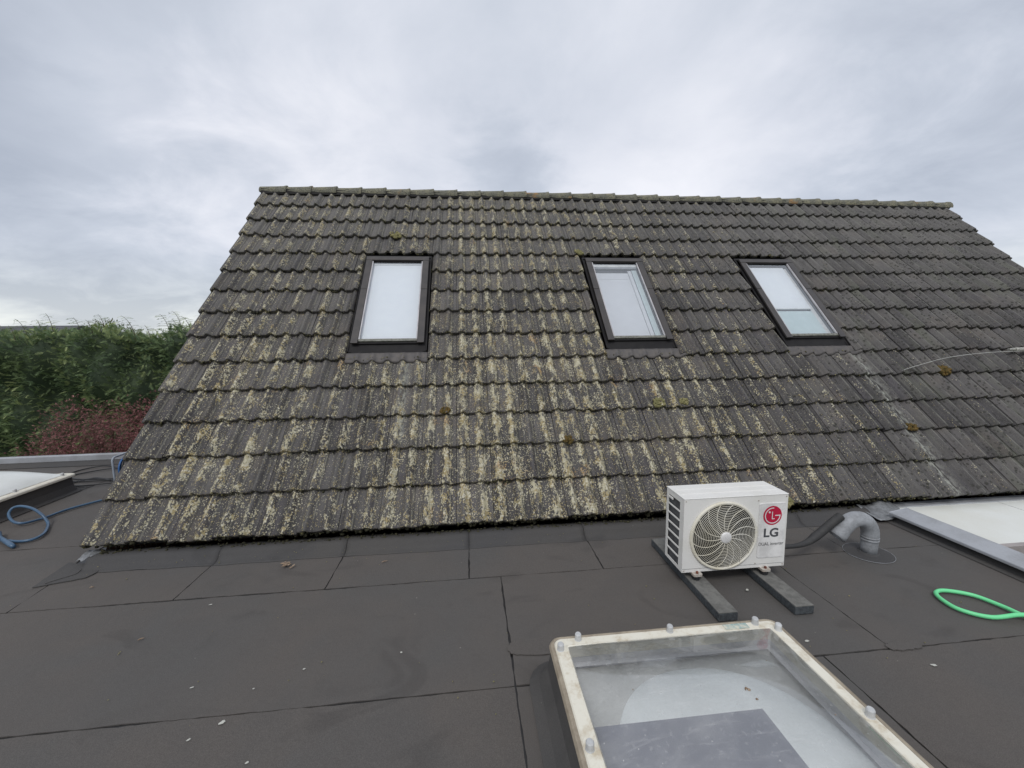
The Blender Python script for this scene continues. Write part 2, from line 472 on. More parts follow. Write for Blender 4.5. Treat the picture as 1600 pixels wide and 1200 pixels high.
MB().add(V, [(0, 1, 2, 3, 4), (9, 8, 7, 6, 5), (5, 0, 4, 9), (1, 6, 7, 2), (0, 5, 6, 1)]).build('brickwork', 'brick_wall', hw)
canopy = empty('glazed_canopy', (6.62, -0.72, -3))
tag(canopy, 'flat pale glazed canopy in a slim metal frame beyond the right edge trim', 'canopy')
for k in range(4):
    xa = 0.03 + 1.055 * k
    MB().add([(xa, 0.045, 3.030), (xa + 1.045, 0.045, 3.030), (xa + 1.045, 0.715, 3.042), (xa, 0.715, 3.042), (xa, 0.045, 3.020), (xa + 1.045, 0.045, 3.020), (xa + 1.045, 0.715, 3.032), (xa, 0.715, 3.032)],
             [(0, 1, 2, 3), (7, 6, 5, 4), (0, 4, 5, 1), (1, 5, 6, 2), (2, 6, 7, 3), (3, 7, 4, 0)]).build('pane', 'panel_white', canopy)
for k in range(1, 4):
    MB().box(0.021 + 1.055 * k, 0.045, 3.022, 0.029 + 1.055 * k, 0.70, 3.034).build('glazing_bar', 'sill_pink', canopy)
MB().box(0.0, 0.0, 2.97, 4.25, 0.044, 3.036).build('front_rail', 'sill_pink', canopy)
for xx in (0.05, 2.1, 4.18):
    MB().box(xx, 0.002, 0.0, xx + 0.06, 0.042, 2.969).build('post', 'alu', canopy)
MB().box(6.60, -0.03, 3 + 0.026, 10.85, 0.056, 3 + 0.054).build('eave_trim', 'alu', hw)

# metal edge trims
def trim(name, label, pts, prof, mat='alu', seams=()):
    """prof: (offset to the right of the line, z)"""
    root = empty(name, (0, 0, 0))
    tag(root, label, 'edge trim')
    P = [Vector(p) for p in pts]
    V, F = [], []
    m = len(prof)
    for i, p in enumerate(P):
        d = (P[min(i + 1, len(P) - 1)] - P[max(i - 1, 0)]).normalized()
        nrm = Vector((d.y, -d.x))
        for o_, z in prof: V.append((p.x + nrm.x * o_, p.y + nrm.y * o_, z))
    for i in range(len(P) - 1):
        for k in range(m):
            l = (k + 1) % m
            F.append((i * m + k, i * m + l, (i + 1) * m + l, (i + 1) * m + k))
    F.append(tuple(range(m))); F.append(tuple((len(P) - 1) * m + k for k in range(m - 1, -1, -1)))
    o = MB().add(V, F).build('profile', mat, root)
    bevel(o, 0.004, 2)
    return root
# right: runs towards the camera
tr = trim('aluminium_edge_trim', 'grey metal edge trim running from the roof pipe side towards the camera at right', [(6.60, -7.5), (6.60, -0.17)],
          [(-0.182, 0.080), (-0.182, 0.058), (-0.05, 0.050), (0.0, -0.10), (0.006, -0.10), (0.006, 0.100), (-0.02, 0.108)])
for yy in (-2.2, -4.7): MB().box(6.416, yy - 0.03, 0.080, 6.58, yy + 0.03, 0.112).build('joint_cover', 'alu', tr)
MB().add([(6.44, -7.5, 0.006), (6.52, -7.5, 0.055), (6.52, -0.16, 0.055), (6.44, -0.16, 0.006), (6.38, -7.5, 0.0055), (6.38, -0.16, 0.0055)], [(0, 1, 2, 3), (4, 0, 3, 5)]).build('felt_upstand', 'felt_dark', roof_flat)
# left / back
tl = trim('back_edge_trim', 'light metal edge trim along the back of the flat roof in front of the hedge', [(-6.5, 2.62), (0.06, 2.70)],
          [(-0.14, 0.10), (-0.14, -0.12), (-0.13, -0.12), (-0.12, 0.06), (-0.01, 0.06), (0.0, 0.045), (0.012, 0.045), (0.012, 0.118), (0.0, 0.126)])
MB().add([(-6.5, 2.50, 0.006), (0.05, 2.58, 0.006), (0.05, 2.70, 0.05), (-6.5, 2.62, 0.05)], [(0, 1, 2, 3)]).build('felt_upstand', 'felt_dark', roof_flat)
# lead piece between upstand and trim
V, F = [], []
nx, ny = 12, 8
for i in range(nx):
    for j in range(ny):
        u, v = i / (nx - 1), j / (ny - 1)
        x = 6.27 + 0.36 * u + 0.03 * (1 - v) * (1 - u)
        y = -0.21 + 0.20 * v + 0.03 * u
        z = 0.024 + 0.055 * v * v + 0.012 * math.sin(9 * u + 2) * (0.4 + v) + 0.004 * random.uniform(-1, 1) + 0.03 * u
        V.append((x, y, z))
for i in range(nx - 1):
    for j in range(ny - 1): F.append((i * ny + j, (i + 1) * ny + j, (i + 1) * ny + j + 1, i * ny + j + 1))
o = MB().add(V, F).build('lead_flashing', 'lead', smooth=True)
o.modifiers.new('solid', 'SOLIDIFY').thickness = 0.003
tag(o, 'crumpled grey lead flashing piece between the tiles and the right edge trim', 'flashing')
V, F = [], []
for i in range(10):
    for j in range(5):
        u, v = i / 9, j / 4
        V.append((0.0 + 0.10 * u + 0.02 * v, -0.085 + 0.09 * v + 0.012 * math.sin(9 * u), 0.070 + 0.012 * v + 0.007 * math.sin(9 * u + 3 * v) - 0.03 * (1 - u) * (1 - v)))
for i in range(9):
    for j in range(4): F.append((i * 5 + j, (i + 1) * 5 + j, (i + 1) * 5 + j + 1, i * 5 + j + 1))
o = MB().add(V, F).build('lead_flashing', 'lead', smooth=True)
o.modifiers.new('solid', 'SOLIDIFY').thickness = 0.003
tag(o, 'pale bent lead scrap sticking out under the lower left corner of the tiles', 'flashing')

# ------------------------------------------------------------------ tiled roof
roof = empty('tiled_roof', (0, 0, ZE), (SL, 0, 0))
tag(roof, 'steep dark tiled roof with yellow lichen, mossy ridge and three skylight windows', 'roof')

def roof_coords(g):
    nd = g.n('ShaderNodeTexCoord')
    nd.object = roof
    return nd.outputs['Object']
def tile_material():
    mt, g = material('roof_tile')
    P = roof_coords(g)
    s = g.n('ShaderNodeSeparateXYZ', {0: P})
    X, Y = s.outputs[0], s.outputs[1]
    ix = g.m('FLOOR', g.m('DIVIDE', X, 0.30297))
    iy = g.m('FLOOR', g.m('DIVIDE', g.m('ADD', Y, 0.01), GA))
    wn = g.n('ShaderNodeTexWhiteNoise', {0: g.n('ShaderNodeCombineXYZ', {0: ix, 1: iy}).outputs[0]}, noise_dimensions='3D').outputs[0]
    streak = g.noise(g.vmul(P, (24, 2.6, 1)), 1.0, 4, 0.6)
    med = g.noise(P, 6, 5, 0.6)
    fine = g.noise(P, 130, 3, 0.65)
    t = g.m('ADD', g.m('ADD', g.m('MULTIPLY', streak, 0.45), g.m('MULTIPLY', med, 0.35)), g.m('MULTIPLY', wn, 0.40))
    base = g.mix(g.ss(t, 0.38, 0.84), (0.026, 0.0235, 0.0245), (0.086, 0.080, 0.077))
    purple = g.ss(g.noise(g.vmul(P, (14, 1.3, 1)), 1.0, 3), 0.48, 0.66, 0.0, 0.5)
    base = g.mix(purple, base, (0.064, 0.057, 0.066))
    # brown-pinkish algae film and greener film on the far right
    base = g.mix(g.ss(g.noise(P, 2.2, 4), 0.5, 0.68, 0.0, 0.4), base, (0.115, 0.095, 0.078))
    gr = g.m('MULTIPLY', g.ss(X, 6.0, 8.0), g.ss(g.noise(g.vmul(P, (7, 1.2, 1)), 1.0, 4), 0.5, 0.7, 0.0, 0.55))
    base = g.mix(gr, base, (0.085, 0.092, 0.062))
    # greyer speckle towards the ridge
    base = g.mix(g.m('MULTIPLY', g.ss(Y, 1.8, 4.6, 0.0, 0.55), g.ss(fine, 0.3, 0.7)), base, (0.17, 0.165, 0.155))
    base = g.mix(g.ss(fine, 0.42, 0.66, 0.0, 0.22), base, (0.20, 0.19, 0.17))
    # density of lichen over the roof
    dens = g.ramp(g.m('DIVIDE', X, 11.0), [(0.0, 0.80), (0.06, 0.92), (0.17, 0.86), (0.23, 1.0), (0.36, 1.0), (0.48, 0.85), (0.56, 0.62), (0.66, 0.34), (1.0, 0.20)])
    dens = g.m('MULTIPLY', dens, g.ramp(g.m('DIVIDE', Y, 5.0), [(0.0, 1.0), (0.30, 0.95), (0.5, 0.74), (1.0, 0.74)]))
    col1 = g.noise(g.vmul(P, (8.6, 0.36, 0)), 1.0, 2, 0.5)
    col2 = g.noise(g.vmul(P, (23, 1.0, 0)), 1.0, 3, 0.6)
    ph = g.m('FRACT', g.m('DIVIDE', X, 0.151485))
    wi = g.m('FLOOR', g.m('DIVIDE', g.m('SUBTRACT', X, 0.010), 0.151485))
    wr = g.n('ShaderNodeTexWhiteNoise', {1: g.m('ADD', wi, 11.0)}, noise_dimensions='1D').outputs[0]
    band = g.ss(g.m('ABSOLUTE', g.m('SUBTRACT', g.m('FRACT', g.m('ADD', g.m('DIVIDE', X, 0.151485), g.m('MULTIPLY', wr, 0.12))), 0.50)), 0.14, 0.36, 1.0, 0.0)
    pt = g.n('ShaderNodeTexWhiteNoise', {0: g.n('ShaderNodeCombineXYZ', {0: wi, 1: iy}).outputs[0]}, noise_dimensions='3D').outputs[0]
    amt = g.m('ADD', g.m('ADD', g.m('MULTIPLY', wr, 0.24), g.m('MULTIPLY', pt, 0.16)), g.m('ADD', g.m('MULTIPLY', col1, 0.40), g.m('MULTIPLY', col2, 0.50)))
    stripe = g.ss(g.m('ADD', g.m('MULTIPLY', pt, 0.10), g.m('ADD', amt, g.m('MULTIPLY', g.m('SUBTRACT', g.ramp(g.m('DIVIDE', X, 11.0), [(0.0, 0.45), (0.14, 0.40), (0.20, 0.55), (0.25, 0.82), (0.36, 0.70), (0.44, 0.50), (1.0, 0.30)]), 0.4), 0.30))), 0.37, 0.82)
    patch = g.ss(g.noise(g.vmul(P, (16, 6, 1)), 1.0, 5, 0.7), 0.38, 0.60, 0.22, 1.05)
    stripe = g.m('MULTIPLY', g.m('MULTIPLY', stripe, patch), g.m('ADD', g.m('MULTIPLY', band, 0.52), 0.48))
    stripe = g.m('MULTIPLY', stripe, dens)
    warp = g.m('MULTIPLY', g.m('SUBTRACT', g.noise(P, 38, 3), 0.5), 0.6)
    def dots(scale, grow, jit):
        vd = g.n('ShaderNodeTexVoronoi', {'Vector': g.vmul(P, (1, 0.8, 1)), 'Scale': scale})
        sz = g.n('ShaderNodeTexWhiteNoise', {0: vd.outputs['Color']}, noise_dimensions='3D').outputs[0]
        thr = g.m('MULTIPLY', grow, g.m('ADD', g.m('MULTIPLY', sz, jit), 1.0 - jit))
        return g.ss(g.m('SUBTRACT', thr, g.m('ADD', vd.outputs[0], g.m('MULTIPLY', warp, 0.35))), 0.0, 0.10)
    d1 = dots(84, g.m('MULTIPLY', stripe, 1.5), 0.72)
    d2 = dots(42, g.m('SUBTRACT', g.m('MULTIPLY', stripe, 1.3), 0.30), 0.8)
    d3 = dots(95, g.m('ADD', g.m('MULTIPLY', dens, 0.43), 0.07), 0.95)
    d4 = dots(17, g.m('ADD', g.m('MULTIPLY', dens, 0.12), 0.10), 1.0)
    lich = g.m('MAXIMUM', g.m('MAXIMUM', d1, d2), g.m('MULTIPLY', d3, 0.85))
    lich = g.m('MAXIMUM', lich, g.m('MULTIPLY', d4, g.m('GREATER_THAN', g.noise(P, 5.3), 0.58)))
    # thin pale lines of lichen along the roll edges
    ln = g.m('SUBTRACT', 1.0, g.m('MULTIPLY', g.m('ABSOLUTE', g.m('SUBTRACT', ph, 0.665)), 20.0), clamp=True)
    ln = g.m('MULTIPLY', ln, g.ss(g.noise(g.vmul(P, (30, 9, 1)), 1.0, 3), 0.38, 0.54))
    ln = g.m('MULTIPLY', ln, g.ramp(g.m('DIVIDE', X, 11.0), [(0, 0.55), (0.3, 0.75), (0.6, 0.8), (0.75, 0.55), (1, 0.45)]))
    lich_c = g.mix(g.ss(g.noise(P, 11, 3), 0.42, 0.6), (0.43, 0.395, 0.27), (0.34, 0.275, 0.14))
    lich_c = g.mix(g.ss(g.noise(g.vmul(P, (9, 1.5, 1)), 1.3, 3), 0.54, 0.66, 0.0, 0.8), lich_c, (0.245, 0.20, 0.085))
    lich_c = g.mix(g.ss(g.noise(P, 60, 2), 0.48, 0.62, 0.0, 0.85), lich_c, (0.60, 0.57, 0.46))
    orange = g.m('MULTIPLY', g.ss(g.noise(P, 3.3, 3), 0.63, 0.70), g.ss(fine, 0.4, 0.6))
    lich_c = g.mix(g.m('MULTIPLY', orange, 0.75), lich_c, (0.34, 0.15, 0.035))
    c = g.mix(g.m('MULTIPLY', ln, 0.8), base, (0.30, 0.29, 0.225))
    roll_shade = g.m('SUBTRACT', 1.0, g.m('MULTIPLY', g.m('ABSOLUTE', g.m('SUBTRACT', ph, 0.735)), 11.0), clamp=True)
    roll_shade = g.m('MULTIPLY', roll_shade, g.ss(g.noise(g.vmul(P, (26, 5, 1)), 1.0, 4), 0.34, 0.56, 0.25, 0.85))
    c = g.mix(roll_shade, c, (0.020, 0.019, 0.017))  # dark line beside each roll: grime plus self-shade painted into the colour
    crest_light = g.m('SUBTRACT', 1.0, g.m('MULTIPLY', g.m('ABSOLUTE', g.m('SUBTRACT', ph, 0.40)), 16.0), clamp=True)
    c = g.mix(g.m('MULTIPLY', g.m('MULTIPLY', crest_light, g.ss(X, 4.0, 7.0, 0.25, 0.75)), g.ss(g.noise(g.vmul(P, (20, 5, 1)), 1.0, 3), 0.36, 0.6)), c, (0.20, 0.195, 0.165))  # paler roll crests: weathering plus a painted highlight
    c = g.mix(g.m('MULTIPLY', lich, 0.93), c, lich_c)
    # pale mineral runs below the right-hand window
    def run(x0, w, y0, y1):
        a = g.m('SUBTRACT', 1.0, g.m('MULTIPLY', g.m('ABSOLUTE', g.m('SUBTRACT', g.m('ADD', X, g.m('MULTIPLY', warp, 0.05)), x0)), 1.0 / w), clamp=True)
        return g.m('MULTIPLY', g.m('MULTIPLY', a, g.ss(Y, y0, y0 + 0.15)), g.ss(Y, y1 - 0.1, y1, 1.0, 0.0))
    rn = g.m('MAXIMUM', run(7.235, 0.09, -0.1, 1.75), g.m('MULTIPLY', run(2.22, 0.05, 0.7, 1.75), 0.7))
    rn = g.m('MULTIPLY', rn, g.ss(g.noise(g.vmul(P, (45, 14, 1)), 1.0, 4), 0.42, 0.58))
    c = g.mix(g.m('MULTIPLY', rn, 0.75), c, (0.40, 0.41, 0.36))
    # dark blackish moss crumbs
    dk = dots(38, g.m('ADD', g.ss(X, 3.5, 7.0, 0.10, 0.50), 0.0), 1.0)
    dk = g.m('MULTIPLY', dk, g.ss(g.noise(g.vmul(P, (10, 2, 1)), 1.0, 3), 0.40, 0.52))
    c = g.mix(g.m('MULTIPLY', dk, 0.85), c, (0.022, 0.022, 0.016))
    h = g.m('ADD', g.m('ADD', g.m('MULTIPLY', lich, 1.6), g.m('MULTIPLY', dk, 1.6)), g.m('ADD', g.m('MULTIPLY', fine, 0.5), g.m('MULTIPLY', med, 0.6)))
    finish(g, c, g.mix(lich, (0.62, 0.62, 0.62), (0.95, 0.95, 0.95)), h, 0.003, spec=0.42, bstr=0.85)
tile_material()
def moss_material(name, a, b, c3):
    mt, g = material(name)
    P = roof_coords(g)
    c = g.mix(g.ss(g.noise(P, 22, 4), 0.38, 0.62), a, b)
    c = g.mix(g.ss(g.noise(P, 75, 3), 0.52, 0.70), c, c3)
    finish(g, c, 0.95, g.noise(P, 220, 3), 0.004, spec=0.2, bstr=1.0)
moss_material('moss_dark', (0.020, 0.020, 0.014), (0.050, 0.047, 0.028), (0.10, 0.095, 0.055))
moss_material('moss_light', (0.20, 0.19, 0.09), (0.27, 0.24, 0.12), (0.12, 0.12, 0.05))
moss_material('moss_olive', (0.085, 0.078, 0.035), (0.16, 0.145, 0.075), (0.26, 0.24, 0.15))
moss_material('moss_brown', (0.15, 0.095, 0.03), (0.09, 0.07, 0.025), (0.045, 0.04, 0.02))
def ridge_material():
    mt, g = material('ridge_cap')
    P = roof_coords(g)
    f = g.noise(P, 60, 4, 0.65)
    c = g.mix(g.ss(g.noise(P, 9, 4), 0.4, 0.62), (0.155, 0.150, 0.125), (0.225, 0.210, 0.150))
    c = g.mix(g.ss(f, 0.46, 0.62), c, (0.075, 0.078, 0.06))
    c = g.mix(g.ss(g.noise(P, 4.2, 4), 0.61, 0.68, 0.0, 0.6), c, (0.36, 0.17, 0.04))
    c = g.mix(g.ss(g.noise(P, 130, 2), 0.58, 0.68, 0.0, 0.6), c, (0.36, 0.36, 0.28))
    finish(g, c, 0.92, f, 0.006, spec=0.25, bstr=1.0)
ridge_material()

NT = 36
TW = HW / NT
WAVE = TW / 2
TH = 0.024
TL = 0.405
AMP = 0.041
def prof(u):
    """height of the tile surface at distance u along the eave"""
    p = (u / WAVE) % 1.0
    d = abs(p - 0.40) / 0.27
    b = 0.5 + 0.5 * math.cos(math.pi * min(d, 1.0))
    return AMP * (b ** 0.7) + 0.002 * math.cos(2 * math.pi * p)
def tile_mesh(name, u0, u1, seed, front=True):
    rd = random.Random(seed)
    w = u1 - u0
    n = max(2, int(round(w / WAVE * 9)))
    us = [u0 + w * i / n for i in range(n + 1)]
    V = []
    for i, u in enumerate(us):
        e = 0.0022 * (1 - abs(2 * (u / TW) - 1)) - 0.003 * (u / TW)
        h = prof(u) + e
        fy = rd.uniform(-0.0022, 0.0022)
        uu = u + (0.0018 if i == 0 else (-0.0018 if i == n else 0))
        V += [(uu, fy, h + 0.028), (uu, fy - 0.001, h + 0.056), (uu, fy + 0.007, h + 0.063), (uu, TL, h + 0.014)]
    F = []
    for i in range(n):
        a, b = i * 4, (i + 1) * 4
        F += [(a, b, b + 1, a + 1), (a + 1, b + 1, b + 2, a + 2), (a + 2, b + 2, b + 3, a + 3)]
    F += [(0, 1, 2, 3), (n * 4 + 3, n * 4 + 2, n * 4 + 1, n * 4)]
    # left flank closed down to the course below
    m = len(V)
    V += [(us[0] + 0.0018, TL, -0.002), (us[-1] - 0.0018, TL, -0.002)]
    F += [(0, 3, m), (n * 4, m + 1, n * 4 + 3)]
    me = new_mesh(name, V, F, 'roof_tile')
    me.polygons.foreach_set('use_smooth', [True] * len(me.polygons))
    # sharp edges keep the front crisp
    me.update()
    for e in me.edges:
        a, b = e.vertices
        if (a % 4, b % 4) in ((0, 0), (1, 1)) and a < m and b < m: e.use_edge_sharp = True
    for p in me.polygons[-4:]: p.use_smooth = False
    return me
FULL = [tile_mesh('roof_tile', 0, TW, s) for s in range(5)]
WIN = [(1.618, 'a'), (4.350, 'b'), (6.462, 'c')]
WW, WT, WB = 0.803, 3.385, 1.790      # width and top/bottom of the openings, along the slope
tiles = []
for r in range(14):
    y = r * GA
    for k in range(NT):
        x = k * TW
        parts = [(0.0, TW)]
        if WB - 0.06 < y + GA * 0.5 < WT + 0.02:
            for wx, _ in WIN:
                a, b = wx - 0.012 - x, wx + WW + 0.012 - x
                new = []
                for p0, p1 in parts:
                    if b <= p0 or a >= p1: new.append((p0, p1)); continue
                    if a > p0: new.append((p0, a))
                    if b < p1: new.append((b, p1))
                parts = new
        for p0, p1 in parts:
            if p1 - p0 > 0.03: tiles.append((r, k, x, y, p0, p1))
CRr = [Vector(a) for a in CAM_AXES]
def project(x, y, z=0.04):
    P = Vector((x, y * math.cos(SL) - z * math.sin(SL), ZE + y * math.sin(SL) + z * math.cos(SL))) - CAM
    d = P.dot(CRr[2])
    if d < 0.1: return None
    return 800 + 638.37 * P.dot(CRr[0]) / d, 600 + 638.37 * P.dot(CRr[1]) / d
def seen_area(t):
    r, k, x, y, p0, p1 = t
    q = [project(x + p0, y), project(x + p1, y), project(x + p1, y + GA), project(x + p0, y + GA)]
    if any(v is None for v in q): return 0
    cx = sum(v[0] for v in q) / 4
    if cx > 1600: return 0
    return abs(sum(q[i][0] * q[(i + 1) % 4][1] - q[(i + 1) % 4][0] * q[i][1] for i in range(4))) / 2
order = sorted(tiles, key=seen_area, reverse=True)
rest = MB()
rmesh = {}
for idx, t in enumerate(order):
    r, k, x, y, p0, p1 = t
    jx, jy, jz = random.uniform(-0.0015, 0.0015), random.gauss(0, 0.005), random.uniform(-0.001, 0.003)
    ja = random.gauss(0, 0.006)
    tilt = random.gauss(0, 0.006)
    if p1 - p0 > TW - 0.001: me = FULL[(r * 7 + k * 3) % 5]
    else: me = tile_mesh('roof_tile', p0, p1, r * 50 + k)
    M = Matrix.Translation((x + jx, y + jy, jz)) @ Matrix.Rotation(ja, 4, 'Z') @ Matrix.Rotation(tilt, 4, 'Y')
    if idx < 300:
        o = link('roof_tile', me, roof)
        o.matrix_local = M
    else:
        rest.add([M @ v.co for v in me.vertices], [tuple(p.vertices) for p in me.polygons])
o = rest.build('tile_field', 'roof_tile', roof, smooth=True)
md = o.modifiers.new('edges', 'EDGE_SPLIT'); md.split_angle = R(50)
tag(o, kind='stuff')

# sheathing below the tiles, open at the windows
ys = [0.02, WB + 0.06, WT - 0.12, S14 - 0.01]
mb = MB()
mb.box(0.04, ys[0], -0.05, HW - 0.04, ys[1], -0.004).box(0.04, ys[2], -0.05, HW - 0.04, ys[3], -0.004)
xs = [0.04] + [v for wx, _ in WIN for v in (wx + 0.10, wx + WW - 0.10)] + [HW - 0.04]
for a, b in zip(xs[::2], xs[1::2]): mb.box(a, ys[1], -0.05, b, ys[2], -0.004)
mb.build('roof_deck', 'underlay', roof)
# rear slope, down the far side
ca, sa = math.cos(SL), math.sin(SL)
def rb(x, s, h):
    # point on the rear slope: s down from the ridge, h out of it, expressed in the roof's own frame
    yw, zw = YR + s * ca + h * sa, ZR - s * sa + h * ca - ZE
    return (x, yw * ca + zw * sa, -yw * sa + zw * ca)
mb = MB()
for i in range(14):
    a, b = i * GA, (i + 1) * GA + 0.01
    v = [rb(0.0, a, 0.02), rb(HW, a, 0.02), rb(HW, b, 0.045), rb(0.0, b, 0.045), rb(0.0, a, -0.01), rb(HW, a, -0.01), rb(HW, b, 0.01), rb(0.0, b, 0.01)]
    mb.add(v, [(3, 2, 1, 0), (4, 5, 6, 7), (0, 1, 5, 4), (1, 2, 6, 5), (2, 3, 7, 6), (3, 0, 4, 7)])
tag(mb.build('rear_slope', 'roof_tile', roof), kind='stuff')
# dark mortar bed under the ridge caps
up = Vector((0, sa, ca)); bk = Vector((0, ca, -sa)); ex = Vector((1, 0, 0))
C0 = Vector((0, S14, 0))
mb = MB()
ring = [(-0.085, -0.02), (-0.075, 0.05), (0.0, 0.075), (0.075, 0.05), (0.085, -0.02)]
V = [C0 + ex * x + bk * a + up * (b + 0.01) for x in (0.02, HW - 0.02) for a, b in ring]
mb.add(V, [(i, i + 1, i + 6, i + 5) for i in range(4)] + [(0, 5, 9, 4), (4, 3, 2, 1, 0), (5, 6, 7, 8, 9)])
mb.build('ridge_mortar', 'underlay', roof)
NC = 32
CW = (HW + 0.01) / NC
cap_sec = [(-1.0, -0.32), (-1.02, 0.0), (-0.88, 0.42), (-0.52, 0.80), (0.0, 0.98), (0.52, 0.80), (0.88, 0.42), (1.02, 0.0), (1.0, -0.32)]
def cap_mesh(seed):
    rd = random.Random(seed)
    V, F = [], []
    m = len(cap_sec)
    st = [(-0.022, 0.076), (CW * 0.5, 0.084), (CW * 0.86, 0.090), (CW * 0.985, 0.100), (CW * 1.0, 0.094)]
    for x, r in st:
        for a, b in cap_sec: V.append(ex * x + bk * (a * r + rd.uniform(-.002, .002)) + up * (b * (r - 0.006) + rd.uniform(-.002, .002)))
    for a, b in cap_sec: V.append(ex * (CW * 0.995) + bk * a * 0.074 + up * b * 0.066)
    for i in range(len(st)):
        for k in range(m - 1): F.append((i * m + k, i * m + k + 1, (i + 1) * m + k + 1, (i + 1) * m + k))
    return new_mesh('ridge_tile', V, [f[::-1] for f in F], 'ridge_cap', True)
caps = [cap_mesh(s) for s in range(4)]
for k in range(NC):
    o = link('ridge_tile', caps[k % 4], roof)
    o.matrix_local = Matrix.Translation(C0 + ex * (0.015 + k * CW) + up * (0.040 + random.uniform(-0.005, 0.005))) @ Matrix.Rotation(random.uniform(-0.008, 0.008), 4, 'Z')
# closing stones at both ends
for xe in (-0.006, HW + 0.006):
    V = [C0 + ex * x + bk * a * 0.074 + up * (b * 0.070 + 0.038) for x in (xe, xe + 0.02) for a, b in cap_sec]
    m = len(cap_sec)
    MB().add(V, [tuple(range(m)), tuple(range(2 * m - 1, m - 1, -1))] + [(i, i + m, i + m + 1, i + 1) for i in range(m - 1)]).build('ridge_end', 'ridge_cap', roof)

# moss along the course edges
ico_v, ico_f = [], []
ph_ = (1 + 5 ** 0.5) / 2
for a, b in ((-1, ph_), (1, ph_), (-1, -ph_), (1, -ph_)): ico_v.append((a, b, 0))
for a, b in ((-1, ph_), (1, ph_), (-1, -ph_), (1, -ph_)): ico_v.append((0, a, b))
for a, b in ((ph_, -1), (ph_, 1), (-ph_, -1), (-ph_, 1)): ico_v.append((a, 0, b))
ico_v = np.array(ico_v) / np.linalg.norm(ico_v[0])
ico_f = np.array([(0, 11, 5), (0, 5, 1), (0, 1, 7), (0, 7, 10), (0, 10, 11), (1, 5, 9), (5, 11, 4), (11, 10, 2), (10, 7, 6), (7, 1, 8), (3, 9, 4), (3, 4, 2), (3, 2, 6), (3, 6, 8), (3, 8, 9), (4, 9, 5), (2, 4, 11), (6, 2, 10), (8, 6, 7), (9, 8, 1)])
def fast_mesh(name, V, F, mat):
    me = bpy.data.meshes.new(name)
    V = np.asarray(V, dtype=np.float32); F = np.asarray(F, dtype=np.int32)
    k = F.shape[1]
    me.vertices.add(len(V)); me.vertices.foreach_set('co', V.ravel())
    me.loops.add(F.size); me.loops.foreach_set('vertex_index', F.ravel())
    me.polygons.add(len(F)); me.polygons.foreach_set('loop_start', np.arange(len(F), dtype=np.int32) * k)
    me.polygons.foreach_set('loop_total', np.full(len(F), k, dtype=np.int32))
    me.update(calc_edges=True); me.validate()
    me.materials.append(MATS[mat])
    return me
def lumps(name, C, Rr, mat, parent, smooth=True, sq=(1, 1, 1)):
    C = np.asarray(C); Rr = np.asarray(Rr)
    n = len(C)
    jit = 1 + rng.uniform(-0.35, 0.35, (n, 12, 1))
    V = ico_v[None] * jit * Rr[:, None, None] * np.array(sq) * rng.uniform(0.75, 1.35, (n, 1, 3)) + C[:, None]
    F = ico_f[None] + (np.arange(n) * 12)[:, None, None]
    me = fast_mesh(name, V.reshape(-1, 3), F.reshape(-1, 3), mat)
    if smooth: me.polygons.foreach_set('use_smooth', [True] * len(me.polygons))
    o = link(name, me, parent)
    tag(o, kind='stuff')
    return o
def in_win(x, y, pad=0.0):
    return any(wx - pad < x < wx + WW + pad for wx, _ in WIN) and WB - 0.05 < y < WT + 0.02
C, Rr, Cl, Rl = [], [], [], []
for r in range(14):
    y = r * GA
    n = int(HW * (120 if r == 0 else 78))
    for _ in range(n):
        x = random.uniform(0.01, HW - 0.01)
        if in_win(x, y): continue
        far = 1.0 - 0.35 * min(1, max(0, (x - 6) / 3))
        keep = 0.5 + 0.5 * math.sin(x * 3.1 + r * 1.7) * math.sin(x * 11.3 + r)
        if random.random() > 0.45 + 0.5 * keep: continue
        h = prof(x % TW)
        if r == 0:
            C.append((x, random.uniform(-0.004, 0.02), h + random.uniform(-0.022, 0.030)))
            Rr.append(random.uniform(0.006, 0.015) * far)
        else:
            C.append((x, y + random.uniform(-0.012, 0.003), h + random.uniform(0.022, 0.050)))
            Rr.append(random.uniform(0.002, 0.0085) * far * (0.6 + 0.9 * keep * random.random() + (0.8 if random.random() < 0.06 else 0)))
        if random.random() < 0.16 and x < 7.2:
            Cl.append((x, y + random.uniform(-0.004, 0.025), h + 0.060)); Rl.append(random.uniform(0.002, 0.0055))
sel = np.random.default_rng(3).random(len(C)) < 0.30
Cn, Rn = np.array(C), np.array(Rr) * 1.22
lumps('moss_fringe', Cn[~sel], Rn[~sel], 'moss_dark', roof)
sel &= Cn[:, 0] < 7.5
lumps('moss_fringe', Cn[sel] + np.array([0, 0.004, 0.006]), Rn[sel] * 0.8, 'moss_olive', roof)
